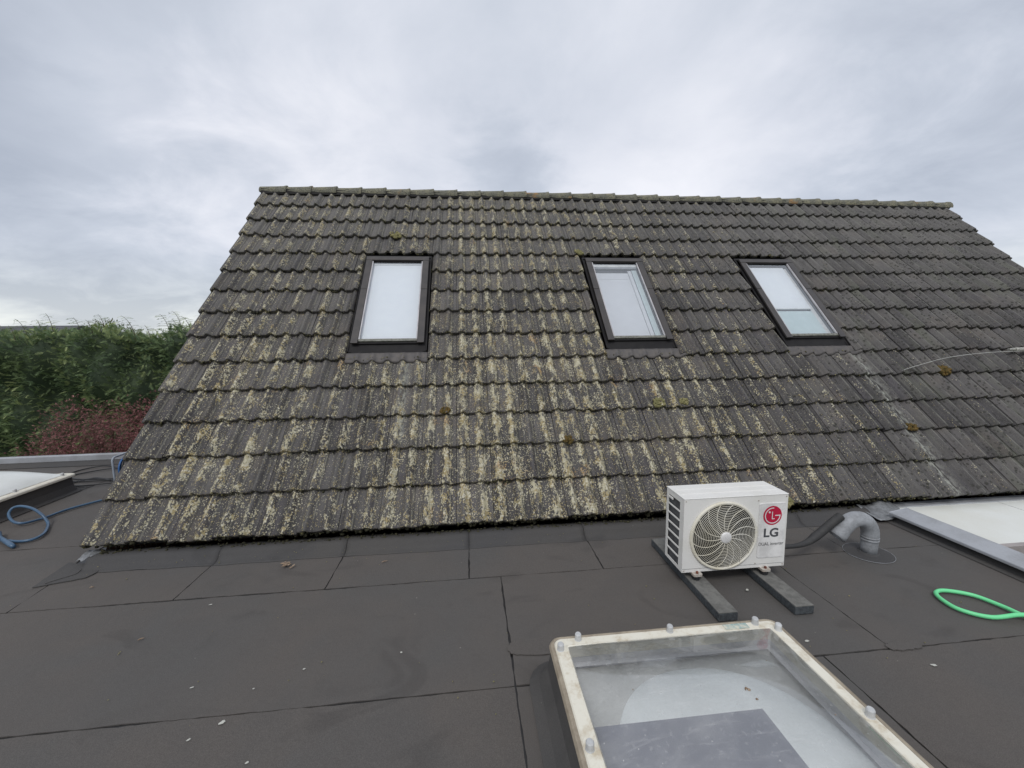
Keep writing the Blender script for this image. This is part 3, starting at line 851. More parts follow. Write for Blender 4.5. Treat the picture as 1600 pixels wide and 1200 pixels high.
# crusts of lichen and moss crumbs standing on the tiles
for _ in range(9000):
    x = random.gauss(3.1, 1.6); y = random.uniform(0, 4.75)
    if not 0.02 < x < HW - 0.02 or in_win(x, y, 0.01): continue
    st = math.sin(x * 20.7 + 1.0) + 0.7 * math.sin(x * 41.0 + 0.4) + 0.6 * math.sin(x * 9.1)
    if st < random.uniform(-0.4, 1.8): continue
    fy = y % GA
    Cl.append((x, y, prof(x % TW) + 0.058 - 0.044 * fy / TL)); Rl.append(random.uniform(0.0018, 0.0050))
lumps('lichen_crust', Cl, Rl, 'moss_light', roof, sq=(1, 1.2, 0.55))
C, Rr = [], []
for _ in range(9500):
    x = random.uniform(4.2, HW - 0.02); y = random.uniform(0, 4.75)
    if in_win(x, y, 0.01): continue
    ph = (x / WAVE) % 1.0
    if abs(ph - 0.5) > 0.2 and random.random() < 0.75: continue
    if math.sin(x * 5.7 + 2 * math.sin(y * 1.1)) + 0.6 * math.sin(x * 17) < random.uniform(-1.3, 1.3): continue
    C.append((x, y, prof(x % TW) + 0.058 - 0.044 * (y % GA) / TL)); Rr.append(random.uniform(0.002, 0.0062))
lumps('moss_crumbs', C, Rr, 'moss_dark', roof, sq=(1, 1.1, 0.7))
# larger cushions one can pick out
def cushion(x, y, r, mat, n=46):
    cc, rr = [], []
    for _ in range(n):
        a = random.uniform(0, 2 * math.pi); q = r * math.sqrt(random.random())
        cc.append((x + q * math.cos(a) * 1.3, y + q * math.sin(a), 0.066 + 0.5 * (r - q) * random.random() + prof((x + q * math.cos(a)) % TW) * 0.6))
        rr.append(random.uniform(0.2, 0.42) * r)
    o = lumps('moss_cushion', cc, rr, mat, roof)
for a in ((1.94, 3.77, 0.055, 'moss_light'), (4.33, 3.44, 0.045, 'moss_light'), (8.17, 1.39, 0.060, 'moss_brown'), (4.72, 1.07, 0.045, 'moss_light'), (7.27, 0.70, 0.040, 'moss_brown'),
          (2.62, 1.05, 0.035, 'moss_brown'), (5.57, 0.02, 0.05, 'moss_light'), (3.74, 0.70, 0.04, 'moss_brown'), (4.99, 1.08, 0.035, 'moss_light')): cushion(*a)

# ------------------------------------------------------------------ roof windows
mt, g = material('window_glass')
fr = g.n('ShaderNodeFresnel', {'IOR': 1.7}).outputs[0]
fac = g.m('ADD', g.m('MULTIPLY', fr, 1.2), 0.13, clamp=True)
tr_ = g.n('ShaderNodeBsdfTransparent', {0: (0.95, 0.965, 0.965)})
gl_ = g.n('ShaderNodeBsdfGlossy', {0: (0.95, 0.98, 1.0), 'Roughness': 0.02})
g.n('ShaderNodeOutputMaterial', {0: g.n('ShaderNodeMixShader', {0: fac, 1: tr_, 2: gl_})})

def roof_window(wx, mode):
    w = empty('roof_window', (wx, 0, 0)); w.parent = roof
    t, b = 3.309, 1.797
    def bx(name, mat, *a, bv=0.003):
        o = MB().box(*a).build(name, mat, w)
        if bv: bevel(o, bv)
        return o
    # flashing gutter all round
    fl = MB()
    fl.box(0.0, b - 0.0, 0.028, 0.035, t, 0.058).box(WW - 0.035, b, 0.028, WW, t, 0.058).box(0.0, t + 0.001, 0.028, WW, t + 0.035, 0.070)
    fl.box(0.0, b, 0.028, 0.010, t, 0.072).box(WW - 0.010, b, 0.028, WW, t, 0.072)
    fl.add([(0.0, b - 0.015, 0.050), (WW, b - 0.015, 0.050), (WW, b + 0.135, 0.066), (0.0, b + 0.135, 0.066), (0, b - 0.015, 0.03), (WW, b - 0.015, 0.03)], [(0, 1, 2, 3), (0, 4, 5, 1)])
    fl.build('flashing', 'window_flashing', w)
    # wavy lead apron down on to the next course
    V, F = [], []
    n = 60
    for i in range(n + 1):
        u = -0.01 + (WW + 0.10) * i / n if mode != 'a' else -0.01 + (WW + 0.02) * i / n
        hh = prof((wx + u) % TW)
        for v, yy in enumerate((b - 0.012, b - 0.04, b - 0.105, b - 0.128 - 0.006 * math.sin(u * 41))):
            V.append((u, yy, 0.052 - 0.004 * v + hh * (0.12, 0.6, 0.95, 1.0)[v] + (0.004 if v < 3 else 0.0)))
    for i in range(n):
        for v in range(3): F.append((i * 4 + v + 1, (i + 1) * 4 + v + 1, (i + 1) * 4 + v, i * 4 + v))
    o = MB().add(V, F).build('lead_apron', 'apron_lead', w, smooth=True)
    o.modifiers.new('solid', 'SOLIDIFY').thickness = 0.004
    x0, x1 = 0.028, WW - 0.028
    ft, fb = t - 0.03, b + 0.105
    mid = fb + 0.58 * (ft - fb)
    # frame body (dark, below the covers)
    mb = MB().box(x0 + 0.008, fb, -0.03, x0 + 0.075, ft, 0.086).box(x1 - 0.075, fb, -0.03, x1 - 0.008, ft, 0.086).box(x0 + 0.008, ft - 0.08, -0.03, x1 - 0.008, ft - 0.002, 0.086)
    mb.build('frame', 'window_flashing', w)
    for a, c in ((x0, x0 + 0.072), (x1 - 0.072, x1)):
        bx('side_cover', 'window_cover', a, fb - 0.02, 0.088, c, mid - 0.002, 0.108)
        bx('side_cover', 'window_cover', a, mid + 0.002, 0.088, c, ft - 0.062, 0.109)
    bx('top_cover', 'window_cover', x0, ft - 0.060, 0.088, x1, ft + 0.004, 0.112)
    gx0, gx1, gb, gt = x0 + 0.086, x1 - 0.086, fb + 0.045, ft - 0.075
    bx('glazing_bead', 'bead_silver', x0 + 0.074, gb - 0.01, 0.085, gx0, gt + 0.0, 0.102, bv=0.001)
    bx('glazing_bead', 'bead_silver', gx1, gb - 0.01, 0.085, x1 - 0.074, gt + 0.0, 0.102, bv=0.001)
    bx('glazing_bead', 'window_flashing', gx0 - 0.01, gt + 0.002, 0.085, gx1 + 0.01, gt + 0.012, 0.101, bv=0.001)
    bx('bottom_rail', 'rail_olive', x0 + 0.074, gb - 0.035, 0.078, x1 - 0.074, gb - 0.002, 0.098)
    bx('bottom_flap', 'window_flashing', x0 + 0.03, fb - 0.012, 0.062, x1 - 0.03, fb + 0.009, 0.083)
    MB().add([(gx0 - 0.008, gb - 0.003, 0.086), (gx1 + 0.008, gb - 0.003, 0.086), (gx1 + 0.008, gt + 0.008, 0.086), (gx0 - 0.008, gt + 0.008, 0.086)], [(0, 1, 2, 3)]).build('pane', 'window_glass', w)
    # lining of the shaft behind the glass
    d = -0.30
    L = MB()
    L.add([(gx0 - .02, gb - .03, 0.03), (gx0 - .02, gt + .03, 0.03), (gx0 - .02, gt + .03, d), (gx0 - .02, gb - .03, d)], [(0, 1, 2, 3)])
    L.add([(gx1 + .02, gb - .03, 0.03), (gx1 + .02, gt + .03, 0.03), (gx1 + .02, gt + .03, d), (gx1 + .02, gb - .03, d)], [(3, 2, 1, 0)])
    L.add([(gx0 - .02, gt + .03, 0.03), (gx1 + .02, gt + .03, 0.03), (gx1 + .02, gt + .03, d), (gx0 - .02, gt + .03, d)], [(0, 1, 2, 3)])
    L.add([(gx0 - .02, gb - .03, 0.03), (gx1 + .02, gb - .03, 0.03), (gx1 + .02, gb - .03, d), (gx0 - .02, gb - .03, d)], [(3, 2, 1, 0)])
    L.add([(gx0 - .02, gb - .03, d), (gx1 + .02, gb - .03, d), (gx1 + .02, gt + .03, d), (gx0 - .02, gt + .03, d)], [(0, 1, 2, 3)])
    L.build('lining', 'lining_white', w)
    H = gt - gb
    if mode == 'a':
        MB().box(gx0 - 0.01, gb - 0.02, 0.055, gx1 + 0.01, gt - 0.03, 0.058).build('blind', 'blind_pale', w)
        MB().box(gx0 - 0.01, gt - 0.028, 0.052, gx1 + 0.01, gt + 0.006, 0.066).build('blind_box', 'lining_white', w)
    elif mode == 'b':
        MB().box(gx0 - 0.01, gt - 0.05, 0.040, gx1 + 0.01, gt + 0.006, 0.070).build('blind_box', 'lining_white', w)
        MB().box(gx0 + 0.0, gb - 0.02, 0.010, gx1 - 0.11, gt - 0.22, 0.013).build('blind', 'backing_bluish', w)  # pale panels added in this window, standing in for sky reflected in the pane
        MB().box(gx0 + 0.0, gt - 0.215, 0.008, gx1 - 0.11, gt - 0.10, 0.011).build('blind', 'backing_bluish', w)
        MB().box(gx1 - 0.105, gb - 0.02, 0.012, gx1 - 0.06, gt - 0.06, 0.016).build('inner_rail', 'backing_bluish', w)
        MB().box(gx1 - 0.055, gb - 0.02, 0.020, gx1 + 0.01, gt - 0.06, 0.024).build('inner_rail', 'blind_green', w)
    else:
        cut = gb + 0.36 * H
        MB().box(gx0 - 0.01, cut, 0.050, gx1 - 0.045, gt - 0.03, 0.053).build('blind', 'blind_pale', w)
        MB().box(gx0 - 0.01, cut - 0.014, 0.048, gx1 - 0.045, cut - 0.001, 0.060).build('blind_bar', 'lining_white', w)
        MB().box(gx0 - 0.01, gb - 0.02, 0.036, gx1 - 0.045, cut - 0.03, 0.039).build('blind', 'blind_green', w)
        MB().box(gx1 - 0.042, gb - 0.02, 0.030, gx1 + 0.01, gt - 0.03, 0.036).build('inner_rail', 'lining_white', w)
    return w
for wx, mode in WIN: roof_window(wx, mode)

# ------------------------------------------------------------------ outdoor unit
AC = empty('air_conditioner', (4.179, -0.844, 0.103))
tag(AC, 'white outdoor air conditioner with round fan grille standing on two grey blocks', 'air conditioner')
w, h, d = 0.704, 0.486, 0.226
fx, fz, fr_ = 0.272, 0.233, 0.226
# front plate with a round opening
def front_with_hole():
    n = 64
    V, F = [], []
    y = 0.0
    outer = []
    for k in range(n):
        a = 2 * math.pi * k / n
        V.append((fx + fr_ * 0.965 * math.cos(a), y, fz + fr_ * 0.965 * math.sin(a)))
    for k in range(n):
        a = 2 * math.pi * k / n
        c, s = math.cos(a), math.sin(a)
        tx = ((w - fx) if c > 0 else fx) / max(abs(c), 1e-6)
        tz = ((h - fz) if s > 0 else fz) / max(abs(s), 1e-6)
        t = min(tx, tz)
        V.append((fx + c * t, y, fz + s * t))
    for k in range(n):
        l = (k + 1) % n
        F.append((k, n + k, n + l, l))
    # corners
    base = len(V)
    V += [(0, y, 0), (w, y, 0), (w, y, h), (0, y, h)]
    angs = [math.atan2(-fz, -fx), math.atan2(-fz, w - fx), math.atan2(h - fz, w - fx), math.atan2(h - fz, -fx)]
    for ci, a in enumerate(angs):
        k = int((a % (2 * math.pi)) / (2 * math.pi) * n)
        F.append((n + k % n, base + ci, n + (k + 1) % n))
    # tunnel behind
    tb = len(V)
    for k in range(n):
        a = 2 * math.pi * k / n
        V.append((fx + fr_ * 0.93 * math.cos(a), 0.09, fz + fr_ * 0.93 * math.sin(a)))
    D = []
    for k in range(n):
        l = (k + 1) % n
        D.append((k, l, tb + l, tb + k))
    return V, F, D
V, F, D = front_with_hole()
MB().add(V, F).build('front_panel', 'white_casing', AC)
MB().add([(x, y + 0.001, z) for x, y, z in V], D).build('fan_duct', 'fan_dark', AC, smooth=True)
# casing: top with folded rib, right side, back, bottom and the frame of the left side
mb = MB()
mb.box(-0.002, -0.003, h + 0.0005, w + 0.002, d + 0.004, h + 0.006)
o = mb.build('top_cover', 'white_casing', AC); bevel(o, 0.004, 3)
o = MB().box(0.02, 0.075, h + 0.0055, w - 0.02, 0.082, h + 0.0085).build('top_rib', 'white_casing', AC)
o = MB().box(0.02, 0.150, h + 0.0055, w - 0.02, 0.157, h + 0.0085).build('top_rib', 'white_casing', AC)
mb = MB()
mb.box(w - 0.003, 0.0015, 0, w, d, h)
mb.box(0.0, d - 0.003, 0, w - 0.003, d, h)
mb.box(0.0, 0.0015, 0, w - 0.003, d - 0.003, 0.003)
mb.build('casing', 'white_casing', AC)
mb = MB()
# open side: outer posts and rails
mb.box(0.0, 0.0015, 0.003, 0.003, 0.050, h).box(0.0, 0.198, 0.003, 0.003, d - 0.003, h).box(0.0, 0.050, 0.003, 0.003, 0.198, 0.022).box(0.0, 0.050, h - 0.035, 0.003, 0.198, h)
mb.build('side_frame', 'white_casing', AC)
for k in range(6):
    zc = 0.022 + (k + 1) * (h - 0.057) / 7
    MB().box(-0.003, 0.050, zc - 0.0045, 0.0035, 0.198, zc + 0.0045).build('side_bar', 'white_casing', AC)
MB().box(0.012, 0.01, 0.01, 0.02, d - 0.008, h - 0.01).build('coil', 'coil_metal', AC)
o = MB().box(-0.006, 0.135, h - 0.055, 0.0005, 0.195, h - 0.040).build('handle', 'white_casing', AC); bevel(o, 0.002)
# dark interior behind the fan
mb = MB()
V = [(fx + fr_ * 0.93 * math.cos(2 * math.pi * k / 48), 0.092, fz + fr_ * 0.93 * math.sin(2 * math.pi * k / 48)) for k in range(48)]
MB().add(V, [tuple(range(48))]).build('back_plate', 'fan_dark', AC)
for k in range(3):
    V, F = [], []
    n, m = 8, 6
    for i in range(n):
        for j in range(m):
            rr = 0.045 + 0.145 * i / (n - 1)
            a = 2 * math.pi * k / 3 + 0.3 + (j / (m - 1)) * 1.35 + 0.5 * (i / (n - 1))
            V.append((fx + rr * math.cos(a), 0.045 + 0.035 * j / (m - 1), fz + rr * math.sin(a)))
    for i in range(n - 1):
        for j in range(m - 1): F.append((i * m + j, i * m + j + 1, (i + 1) * m + j + 1, (i + 1) * m + j))
    MB().add(V, F).build('fan_blade', 'fan_dark', AC, smooth=True)
# guard
mb = MB()
def bulge(r): return -0.006 - 0.020 * (1 - (r / fr_) ** 2)
NR = 17
for i in range(NR):
    r = 0.042 + (fr_ * 0.93 - 0.042) * i / (NR - 1)
    mb.tube([(fx + r * math.cos(2 * math.pi * k / 56), bulge(r), fz + r * math.sin(2 * math.pi * k / 56)) for k in range(56)], 0.0016, 5, closed=True)
for k in range(16):
    pts = []
    for i in range(12):
        r = 0.03 + (fr_ * 0.95 - 0.03) * i / 11
        a = 2 * math.pi * k / 16 - 0.55 * (r / fr_) ** 2.2 + 0.25
        pts.append((fx + r * math.cos(a), bulge(r) - 0.0015, fz + r * math.sin(a)))
    mb.tube(pts, 0.0022, 5)
o = mb.build('fan_guard', 'guard_plastic', AC, smooth=True); tag(o, kind='stuff')
V, F = [], []
prf = [(0.93, 0.0), (0.935, -0.010), (0.965, -0.014), (1.0, -0.012), (1.015, -0.001)]
for k in range(64):
    a = 2 * math.pi * k / 64
    for q, y in prf: V.append((fx + fr_ * q * math.cos(a), y, fz + fr_ * q * math.sin(a)))
for k in range(64):
    l = (k + 1) % 64
    for j in range(4): F.append((k * 5 + j, k * 5 + j + 1, l * 5 + j + 1, l * 5 + j))
MB().add(V, F).build('guard_rim', 'guard_plastic', AC, smooth=True)
V = [(fx, -0.034, fz)] + [(fx + r * math.cos(2 * math.pi * k / 32), y, fz + r * math.sin(2 * math.pi * k / 32)) for r, y in ((0.030, -0.033), (0.036, -0.030), (0.038, -0.022)) for k in range(32)]
F = [(0, 1 + k, 1 + (k + 1) % 32) for k in range(32)] + [(1 + j * 32 + k, 33 + j * 32 + k, 33 + j * 32 + (k + 1) % 32, 1 + j * 32 + (k + 1) % 32) for j in range(2) for k in range(32)]
MB().add(V, F).build('hub_cap', 'plate_white', AC, smooth=True)
# raised plate with the maker's sign
plate = MB()
pr = rrect(0.506, 0.064, 0.692, 0.437, 0.012, 4)
n = len(pr)
pr2 = rrect(0.509, 0.067, 0.689, 0.434, 0.010, 4)
plate.add([(x, -0.0005, z) for x, z in pr] + [(x, -0.0045, z) for x, z in pr2], [tuple(range(2 * n - 1, n - 1, -1))] + [(i, (i + 1) % n, (i + 1) % n + n, i + n) for i in range(n)])
pl = plate.build('name_plate', 'plate_white', AC)
def disc(cx, cz, r, y, n=48):
    return [(cx + r * math.cos(2 * math.pi * k / n), y, cz + r * math.sin(2 * math.pi * k / n)) for k in range(n)], [tuple(range(n))]
def arc_strip(cx, cz, r0, r1, a0, a1, y, n=40):
    V = []
    for i in range(n + 1):
        a = R(a0 + (a1 - a0) * i / n)
        V += [(cx + r0 * math.cos(a), y, cz + r0 * math.sin(a)), (cx + r1 * math.cos(a), y, cz + r1 * math.sin(a))]
    return V, [(2 * i, 2 * i + 1, 2 * i + 3, 2 * i + 2) for i in range(n)]
lx, lz, lr = 0.598, 0.352, 0.064
MB().add(*disc(lx, lz, lr, -0.0058)).build('emblem', 'logo_red', pl)
mk = MB().add(*arc_strip(lx, lz, lr * 0.74, lr * 0.84, 82, 360, -0.0072))
def rect(mb, x0, z0, x1, z1, y): mb.add([(x0, y, z0), (x1, y, z0), (x1, y, z1), (x0, y, z1)], [(0, 1, 2, 3)])
rect(mk, lx + lr * 0.26, lz - lr * 0.05, lx + lr * 0.84, lz + lr * 0.05, -0.0076)
rect(mk, lx - lr * 0.09, lz - lr * 0.38, lx + lr * 0.0, lz + lr * 0.42, -0.0076)
rect(mk, lx + lr * 0.0, lz - lr * 0.38, lx + lr * 0.22, lz - lr * 0.29, -0.0076)
mk.add(*disc(lx - lr * 0.36, lz + lr * 0.36, lr * 0.11, -0.0076, 16))
mk.build('emblem_mark', 'logo_white', pl)
def text(name, body, x, z, size, mat, y, parent, width=None, off=0.0):
    cu = bpy.data.curves.new(name, 'FONT')
    cu.body = body
    cu.size = size
    cu.extrude = 0.0004
    cu.offset = off
    cu.align_x = 'CENTER'; cu.align_y = 'CENTER'
    to = bpy.data.objects.new('tmp', cu)
    col.objects.link(to)
    dg = bpy.context.evaluated_depsgraph_get()
    me = bpy.data.meshes.new_from_object(to.evaluated_get(dg))
    bpy.data.objects.remove(to)
    me.name = name
    me.materials.clear(); me.materials.append(MATS[mat])
    xs = [v.co.x for v in me.vertices]
    k = width / (max(xs) - min(xs)) if width else 1.0
    o = link(name, me, parent)
    o.location = (x, y, z)
    o.rotation_euler = (R(90), 0, 0)
    o.scale = (k, 1, 1)
    return o
text('lettering', 'LG', 0.595, 0.233, 0.080, 'print_grey', -0.0055, pl, 0.100, 0.0022)
text('lettering', 'DUAL inverter', 0.599, 0.160, 0.032, 'print_light', -0.0055, pl, 0.172)
for sx, sz in ((0.012, 0.474), (0.692, 0.474), (0.012, 0.012), (0.692, 0.012), (0.500, 0.455), (0.500, 0.030)):
    MB().tube([(sx, 0.001, sz), (sx, -0.0025, sz)], 0.0045, 8).build('screw', 'foot_metal', AC)
MB().box(0.002, -0.0012, 0.022, 0.702, -0.0002, 0.0235).build('panel_seam', 'print_light', AC)
# feet
for fx_ in (0.095, 0.562):
    for fy in (-0.004, d - 0.03):
        ft = MB()
        pr = rrect(fx_ - 0.030, fy - 0.030, fx_ + 0.030, fy + 0.030, 0.012, 3)
        n = len(pr)
        ft.add([(x, y, -0.014) for x, y in pr] + [(x, y, 0.0) for x, y in pr], [tuple(range(2 * n - 1, n - 1, -1))[::-1], tuple(range(n))[::-1]] + [(i, (i + 1) % n, (i + 1) % n + n, i + n) for i in range(n)])
        fo = ft.build('foot', 'foot_metal', AC)
        MB().tube([(fx_, fy - 0.012, -0.001), (fx_, fy - 0.012, 0.012)], 0.008, 8).build('bolt', 'rust', fo)
        MB().tube([(fx_, fy, -0.043), (fx_, fy, -0.013)], 0.024, 12).build('rubber_pad', 'rubber_black', fo)
def block(x0, label):
    root = empty('support_block', (x0 + 0.058, -0.745, 0.0075))
    tag(root, label, 'support block', 'blocks under the air conditioner')
    def loc(mb, name, mat):
        return bevel(mb.build(name, mat, root), 0.003, 2)
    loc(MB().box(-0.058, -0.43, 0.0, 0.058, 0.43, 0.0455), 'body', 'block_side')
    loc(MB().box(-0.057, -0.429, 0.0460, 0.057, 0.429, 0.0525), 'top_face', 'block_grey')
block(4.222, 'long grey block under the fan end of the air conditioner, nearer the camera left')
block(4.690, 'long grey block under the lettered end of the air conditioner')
# insulated line out of the unit
pts = spline([(4.86, -0.70, 0.155), (4.95, -0.70, 0.150), (5.10, -0.685, 0.138), (5.22, -0.655, 0.142), (5.30, -0.63, 0.165), (5.37, -0.62, 0.205), (5.44, -0.62, 0.262), (5.50, -0.62, 0.305)], 6)
o = MB().tube(pts, [0.015 + 0.014 * min(1.0, max(0.0, (i - 12) / 12)) for i in range(len(pts))], 12).build('insulated_line', 'insulation', smooth=True)
tag(o, 'black insulated pipe line from the air conditioner into the grey bent pipe', 'pipe')

# ------------------------------------------------------------------ bent roof pipe
pipe = empty('roof_pipe', (5.747, -0.62, 0.008))
tag(pipe, 'grey plastic swan neck pipe bent over beside the air conditioner', 'pipe')
pr_ = 0.050
cen = []
for z in (0.0, 0.05, 0.11): cen.append((0, 0, z))
cx, cz, br = -0.118, 0.135, 0.118
for a in range(0, 141, 10): cen.append((cx + br * math.cos(R(a)) , 0, cz + br * math.sin(R(a)) * 1.12))
last, prev = Vector(cen[-1]), Vector(cen[-2])
dd = (last - prev).normalized()
for s in (0.03, 0.075, 0.10): cen.append(tuple(last + dd * s))
rad = [0.047, 0.047, 0.048] + [pr_] * (len(cen) - 6) + [pr_, pr_ * 1.10, pr_ * 1.12]
mb = MB().tube(cen, rad, 24, cap=False)
o = mb.build('tube', 'pipe_grey', pipe, smooth=True)
o.modifiers.new('solid', 'SOLIDIFY').thickness = 0.004
for i in (4, 6, 8, 11, 12, 13):
    c0, c1 = Vector(cen[i]), Vector(cen[i + 1])
    t = (c1 - c0).normalized()
    MB().tube([c0 - t * 0.006, c0 - t * 0.003, c0 + t * 0.003, c0 + t * 0.006], [pr_, pr_ + 0.0035, pr_ + 0.0035, pr_], 24, cap=False).build('rib', 'pipe_grey', pipe, smooth=True)
for z in (0.098, 0.118):
    MB().tube([(0, 0, z), (0, 0, z + 0.003), (0, 0, z + 0.011), (0, 0, z + 0.014)], [0.049, 0.056, 0.056, 0.050], 24, cap=False).build('collar', 'pipe_grey', pipe, smooth=True)
MB().tube([(0, 0, -0.001), (0, 0, 0.006), (0, 0, 0.012)], [0.068, 0.060, 0.049], 24, cap=False).build('sleeve_base', 'felt_dark', pipe, smooth=True)

# ------------------------------------------------------------------ rooflights
mt, g = material('clear_acrylic')
P = wpos(g)
haze = g.ss(g.noise(P, 5, 5, 0.6, 0.6), 0.4, 0.75, 0.12, 0.28)
haze = g.m('ADD', haze, g.ss(g.noise(P, 60, 4), 0.55, 0.75, 0.0, 0.14))
vv = g.n('ShaderNodeTexVoronoi', {'Vector': P, 'Scale': 26.0}).outputs[0]
haze = g.m('ADD', haze, g.m('MULTIPLY', g.m('LESS_THAN', vv, 0.07), 0.35))
wm = g.noise(g.vmul(P, (7, 40, 7)), 1.0, 4, 0.6, 0.8)
haze = g.m('ADD', haze, g.ss(wm, 0.56, 0.72, 0.0, 0.10), clamp=True)
fr = g.n('ShaderNodeFresnel', {'IOR': 1.45}).outputs[0]
t1 = g.n('ShaderNodeBsdfTransparent', {0: (0.94, 0.95, 0.95)})
df = g.n('ShaderNodeBsdfDiffuse', {0: (0.62, 0.62, 0.60)})
gl = g.n('ShaderNodeBsdfGlossy', {0: (1, 1, 1), 'Roughness': 0.04})
a = g.n('ShaderNodeMixShader', {0: haze, 1: t1, 2: df})
g.n('ShaderNodeOutputMaterial', {0: g.n('ShaderNodeMixShader', {0: g.m('ADD', g.m('MULTIPLY', fr, 1.0), 0.03, clamp=True), 1: a, 2: gl})})
mt, g = material('film')
t1 = g.n('ShaderNodeBsdfTransparent', {0: (1, 1, 1)})
df = g.n('ShaderNodeBsdfDiffuse', {0: (0.25, 0.26, 0.315)})
g.n('ShaderNodeOutputMaterial', {0: g.n('ShaderNodeMixShader', {0: 0.80, 1: t1, 2: df})})

def dome(rect, z0, hgt, pw=2.6, n=28, inset=0.0):
    x0, y0, x1, y1 = rect
    V, F = [], []
    for i in range(n + 1):
        for j in range(n + 1):
            u, v = i / n * 2 - 1, j / n * 2 - 1
            V.append((x0 + (x1 - x0) * i / n, y0 + (y1 - y0) * j / n, z0 + hgt * ((1 - abs(u) ** pw) * (1 - abs(v) ** pw)) ** 0.75))
    for i in range(n):
        for j in range(n): F.append((i * (n + 1) + j, (i + 1) * (n + 1) + j, (i + 1) * (n + 1) + j + 1, i * (n + 1) + j + 1))
    return V, F
def caps_at(root, pts, z):
    for x, y in pts:
        o = MB().tube([(x, y, z - 0.002), (x, y, z + 0.004), (x, y, z + 0.026), (x, y, z + 0.031)], [0.0175, 0.0145, 0.0145, 0.011], 14).build('bolt_cap', 'cap_grey', root, smooth=False)

# near one: clear
rx0, rx1, ry1, ry0, rz = 3.197, 4.338, -1.428, -2.60, 0.215
rl = empty('rooflight', (0, 0, 0))
tag(rl, 'clear plastic rooflight with dirty cream frame and bolt caps in the foreground', 'rooflight')
rl.location = (0, 0, 0)
mb = MB()
ring_sweep(mb, (rx0, ry0, rx1, ry1), [(0.020, rz - 0.006), (0.026, rz), (0.066, rz), (0.074, rz + 0.005), (0.080, rz), (0.086, rz - 0.045), (0.030, rz - 0.034)], 0.055, close=True)
mb.build('frame', 'frame_cream', rl)
mb = MB()
ring_sweep(mb, (rx0, ry0, rx1, ry1), [(0.014, rz - 0.036), (0.0, rz - 0.032), (-0.003, rz - 0.018), (0.004, rz - 0.006), (0.012, rz - 0.002), (0.0195, rz - 0.005)], 0.055, close=True)
mb.build('outer_lip', 'frame_edge', rl)
mb = MB()
ring_sweep(mb, (rx0 - 0.02, ry0 - 0.02, rx1 + 0.02, ry1 + 0.02), [(-0.075, 0.008), (-0.03, 0.03), (0.01, 0.085), (0.028, rz - 0.036), (0.09, rz - 0.037)], 0.07, close=False)
mb.build('felt_curb', 'felt_dark', rl)
ix0, ix1, iy0, iy1 = rx0 + 0.084, rx1 - 0.084, ry0 + 0.084, ry1 - 0.084
V, F = dome((ix0 - 0.012, iy0 - 0.012, ix1 + 0.012, iy1 + 0.012), rz + 0.002, 0.085)
MB().add(V, F).build('dome', 'clear_acrylic', rl, smooth=True)
mb = MB()
for q in ([(ix0, iy0), (ix1, iy0)], [(ix1, iy0), (ix1, iy1)], [(ix1, iy1), (ix0, iy1)], [(ix0, iy1), (ix0, iy0)]):
    (a, b), (c, e) = q
    mb.add([(a, b, rz - 0.03), (c, e, rz - 0.03), (c, e, rz - 0.075), (a, b, rz - 0.075)], [(0, 1, 2, 3)])
    nx_, ny_ = (e - b), -(c - a)
    L_ = math.hypot(nx_, ny_); nx_, ny_ = -nx_ / L_ * 0.02, -ny_ / L_ * 0.02
    mb.add([(a, b, rz - 0.075), (c, e, rz - 0.075), (c + nx_, e + ny_, rz - 0.080), (a + nx_, b + ny_, rz - 0.080)], [(0, 1, 2, 3)])
mb.build('shaft', 'shaft_wall', rl)
MB().box(ix0 - 0.01, iy0 - 0.01, 0.100, ix1 + 0.01, iy1 + 0.01, 0.11).build('lower_skin', 'skin_grey', rl)
mb = MB()
mb.add([(ix0, iy1 - 0.001, rz - 0.076), (ix1, iy1 - 0.001, rz - 0.076), (ix1, iy1 - 0.001, 0.11), (ix0, iy1 - 0.001, 0.11)], [(0, 1, 2, 3)])
mb.add([(ix0 + 0.001, iy0, rz - 0.076), (ix0 + 0.001, iy1, rz - 0.076), (ix0 + 0.001, iy1, 0.11), (ix0 + 0.001, iy0, 0.11)], [(0, 1, 2, 3)])
mb.add([(ix1 - 0.001, iy0, rz - 0.076), (ix1 - 0.001, iy1, rz - 0.076), (ix1 - 0.001, iy1, 0.11), (ix1 - 0.001, iy0, 0.11)], [(0, 1, 2, 3)])
mb.build('shaft', 'board_blue', rl)
# pale, shallow oval bulge
V, F = [(3.80, -2.06, 0.145)], []
for j, (q, z) in enumerate(((0.5, 0.141), (0.8, 0.133), (0.94, 0.124), (1.0, 0.113))):
    for k in range(64):
        a = 2 * math.pi * k / 64
        c_, s_ = math.cos(a), math.sin(a)
        x = 3.80 + 0.45 * q * math.copysign(abs(c_) ** 0.9, c_)
        V.append((x, -2.06 + 0.485 * q * math.copysign(abs(s_) ** 0.95, s_), z))
for k in range(64): F.append((0, 1 + k, 1 + (k + 1) % 64))
for j in range(3):
    for k in range(64): F.append((1 + j * 64 + k, 65 + j * 64 + k, 65 + j * 64 + (k + 1) % 64, 1 + j * 64 + (k + 1) % 64))
MB().add(V, F).build('oval_bulge', 'bulge_white', rl, smooth=True)
MB().box(ix0 + 0.003, iy0 + 0.01, 0.150, 3.975, -1.835, 0.153).build('blue_rectangle', 'film', rl)  # see-through blue-grey rectangle above the bulge
caps_at(rl, [(3.333, ry1 - 0.036), (3.78, ry1 - 0.036), (4.215, ry1 - 0.036), (rx0 + 0.042, -1.515), (rx0 + 0.042, -1.965), (rx0 + 0.042, -2.42), (rx1 - 0.042, -1.515), (rx1 - 0.040, -1.965), (rx1 - 0.04, -2.42)], rz)
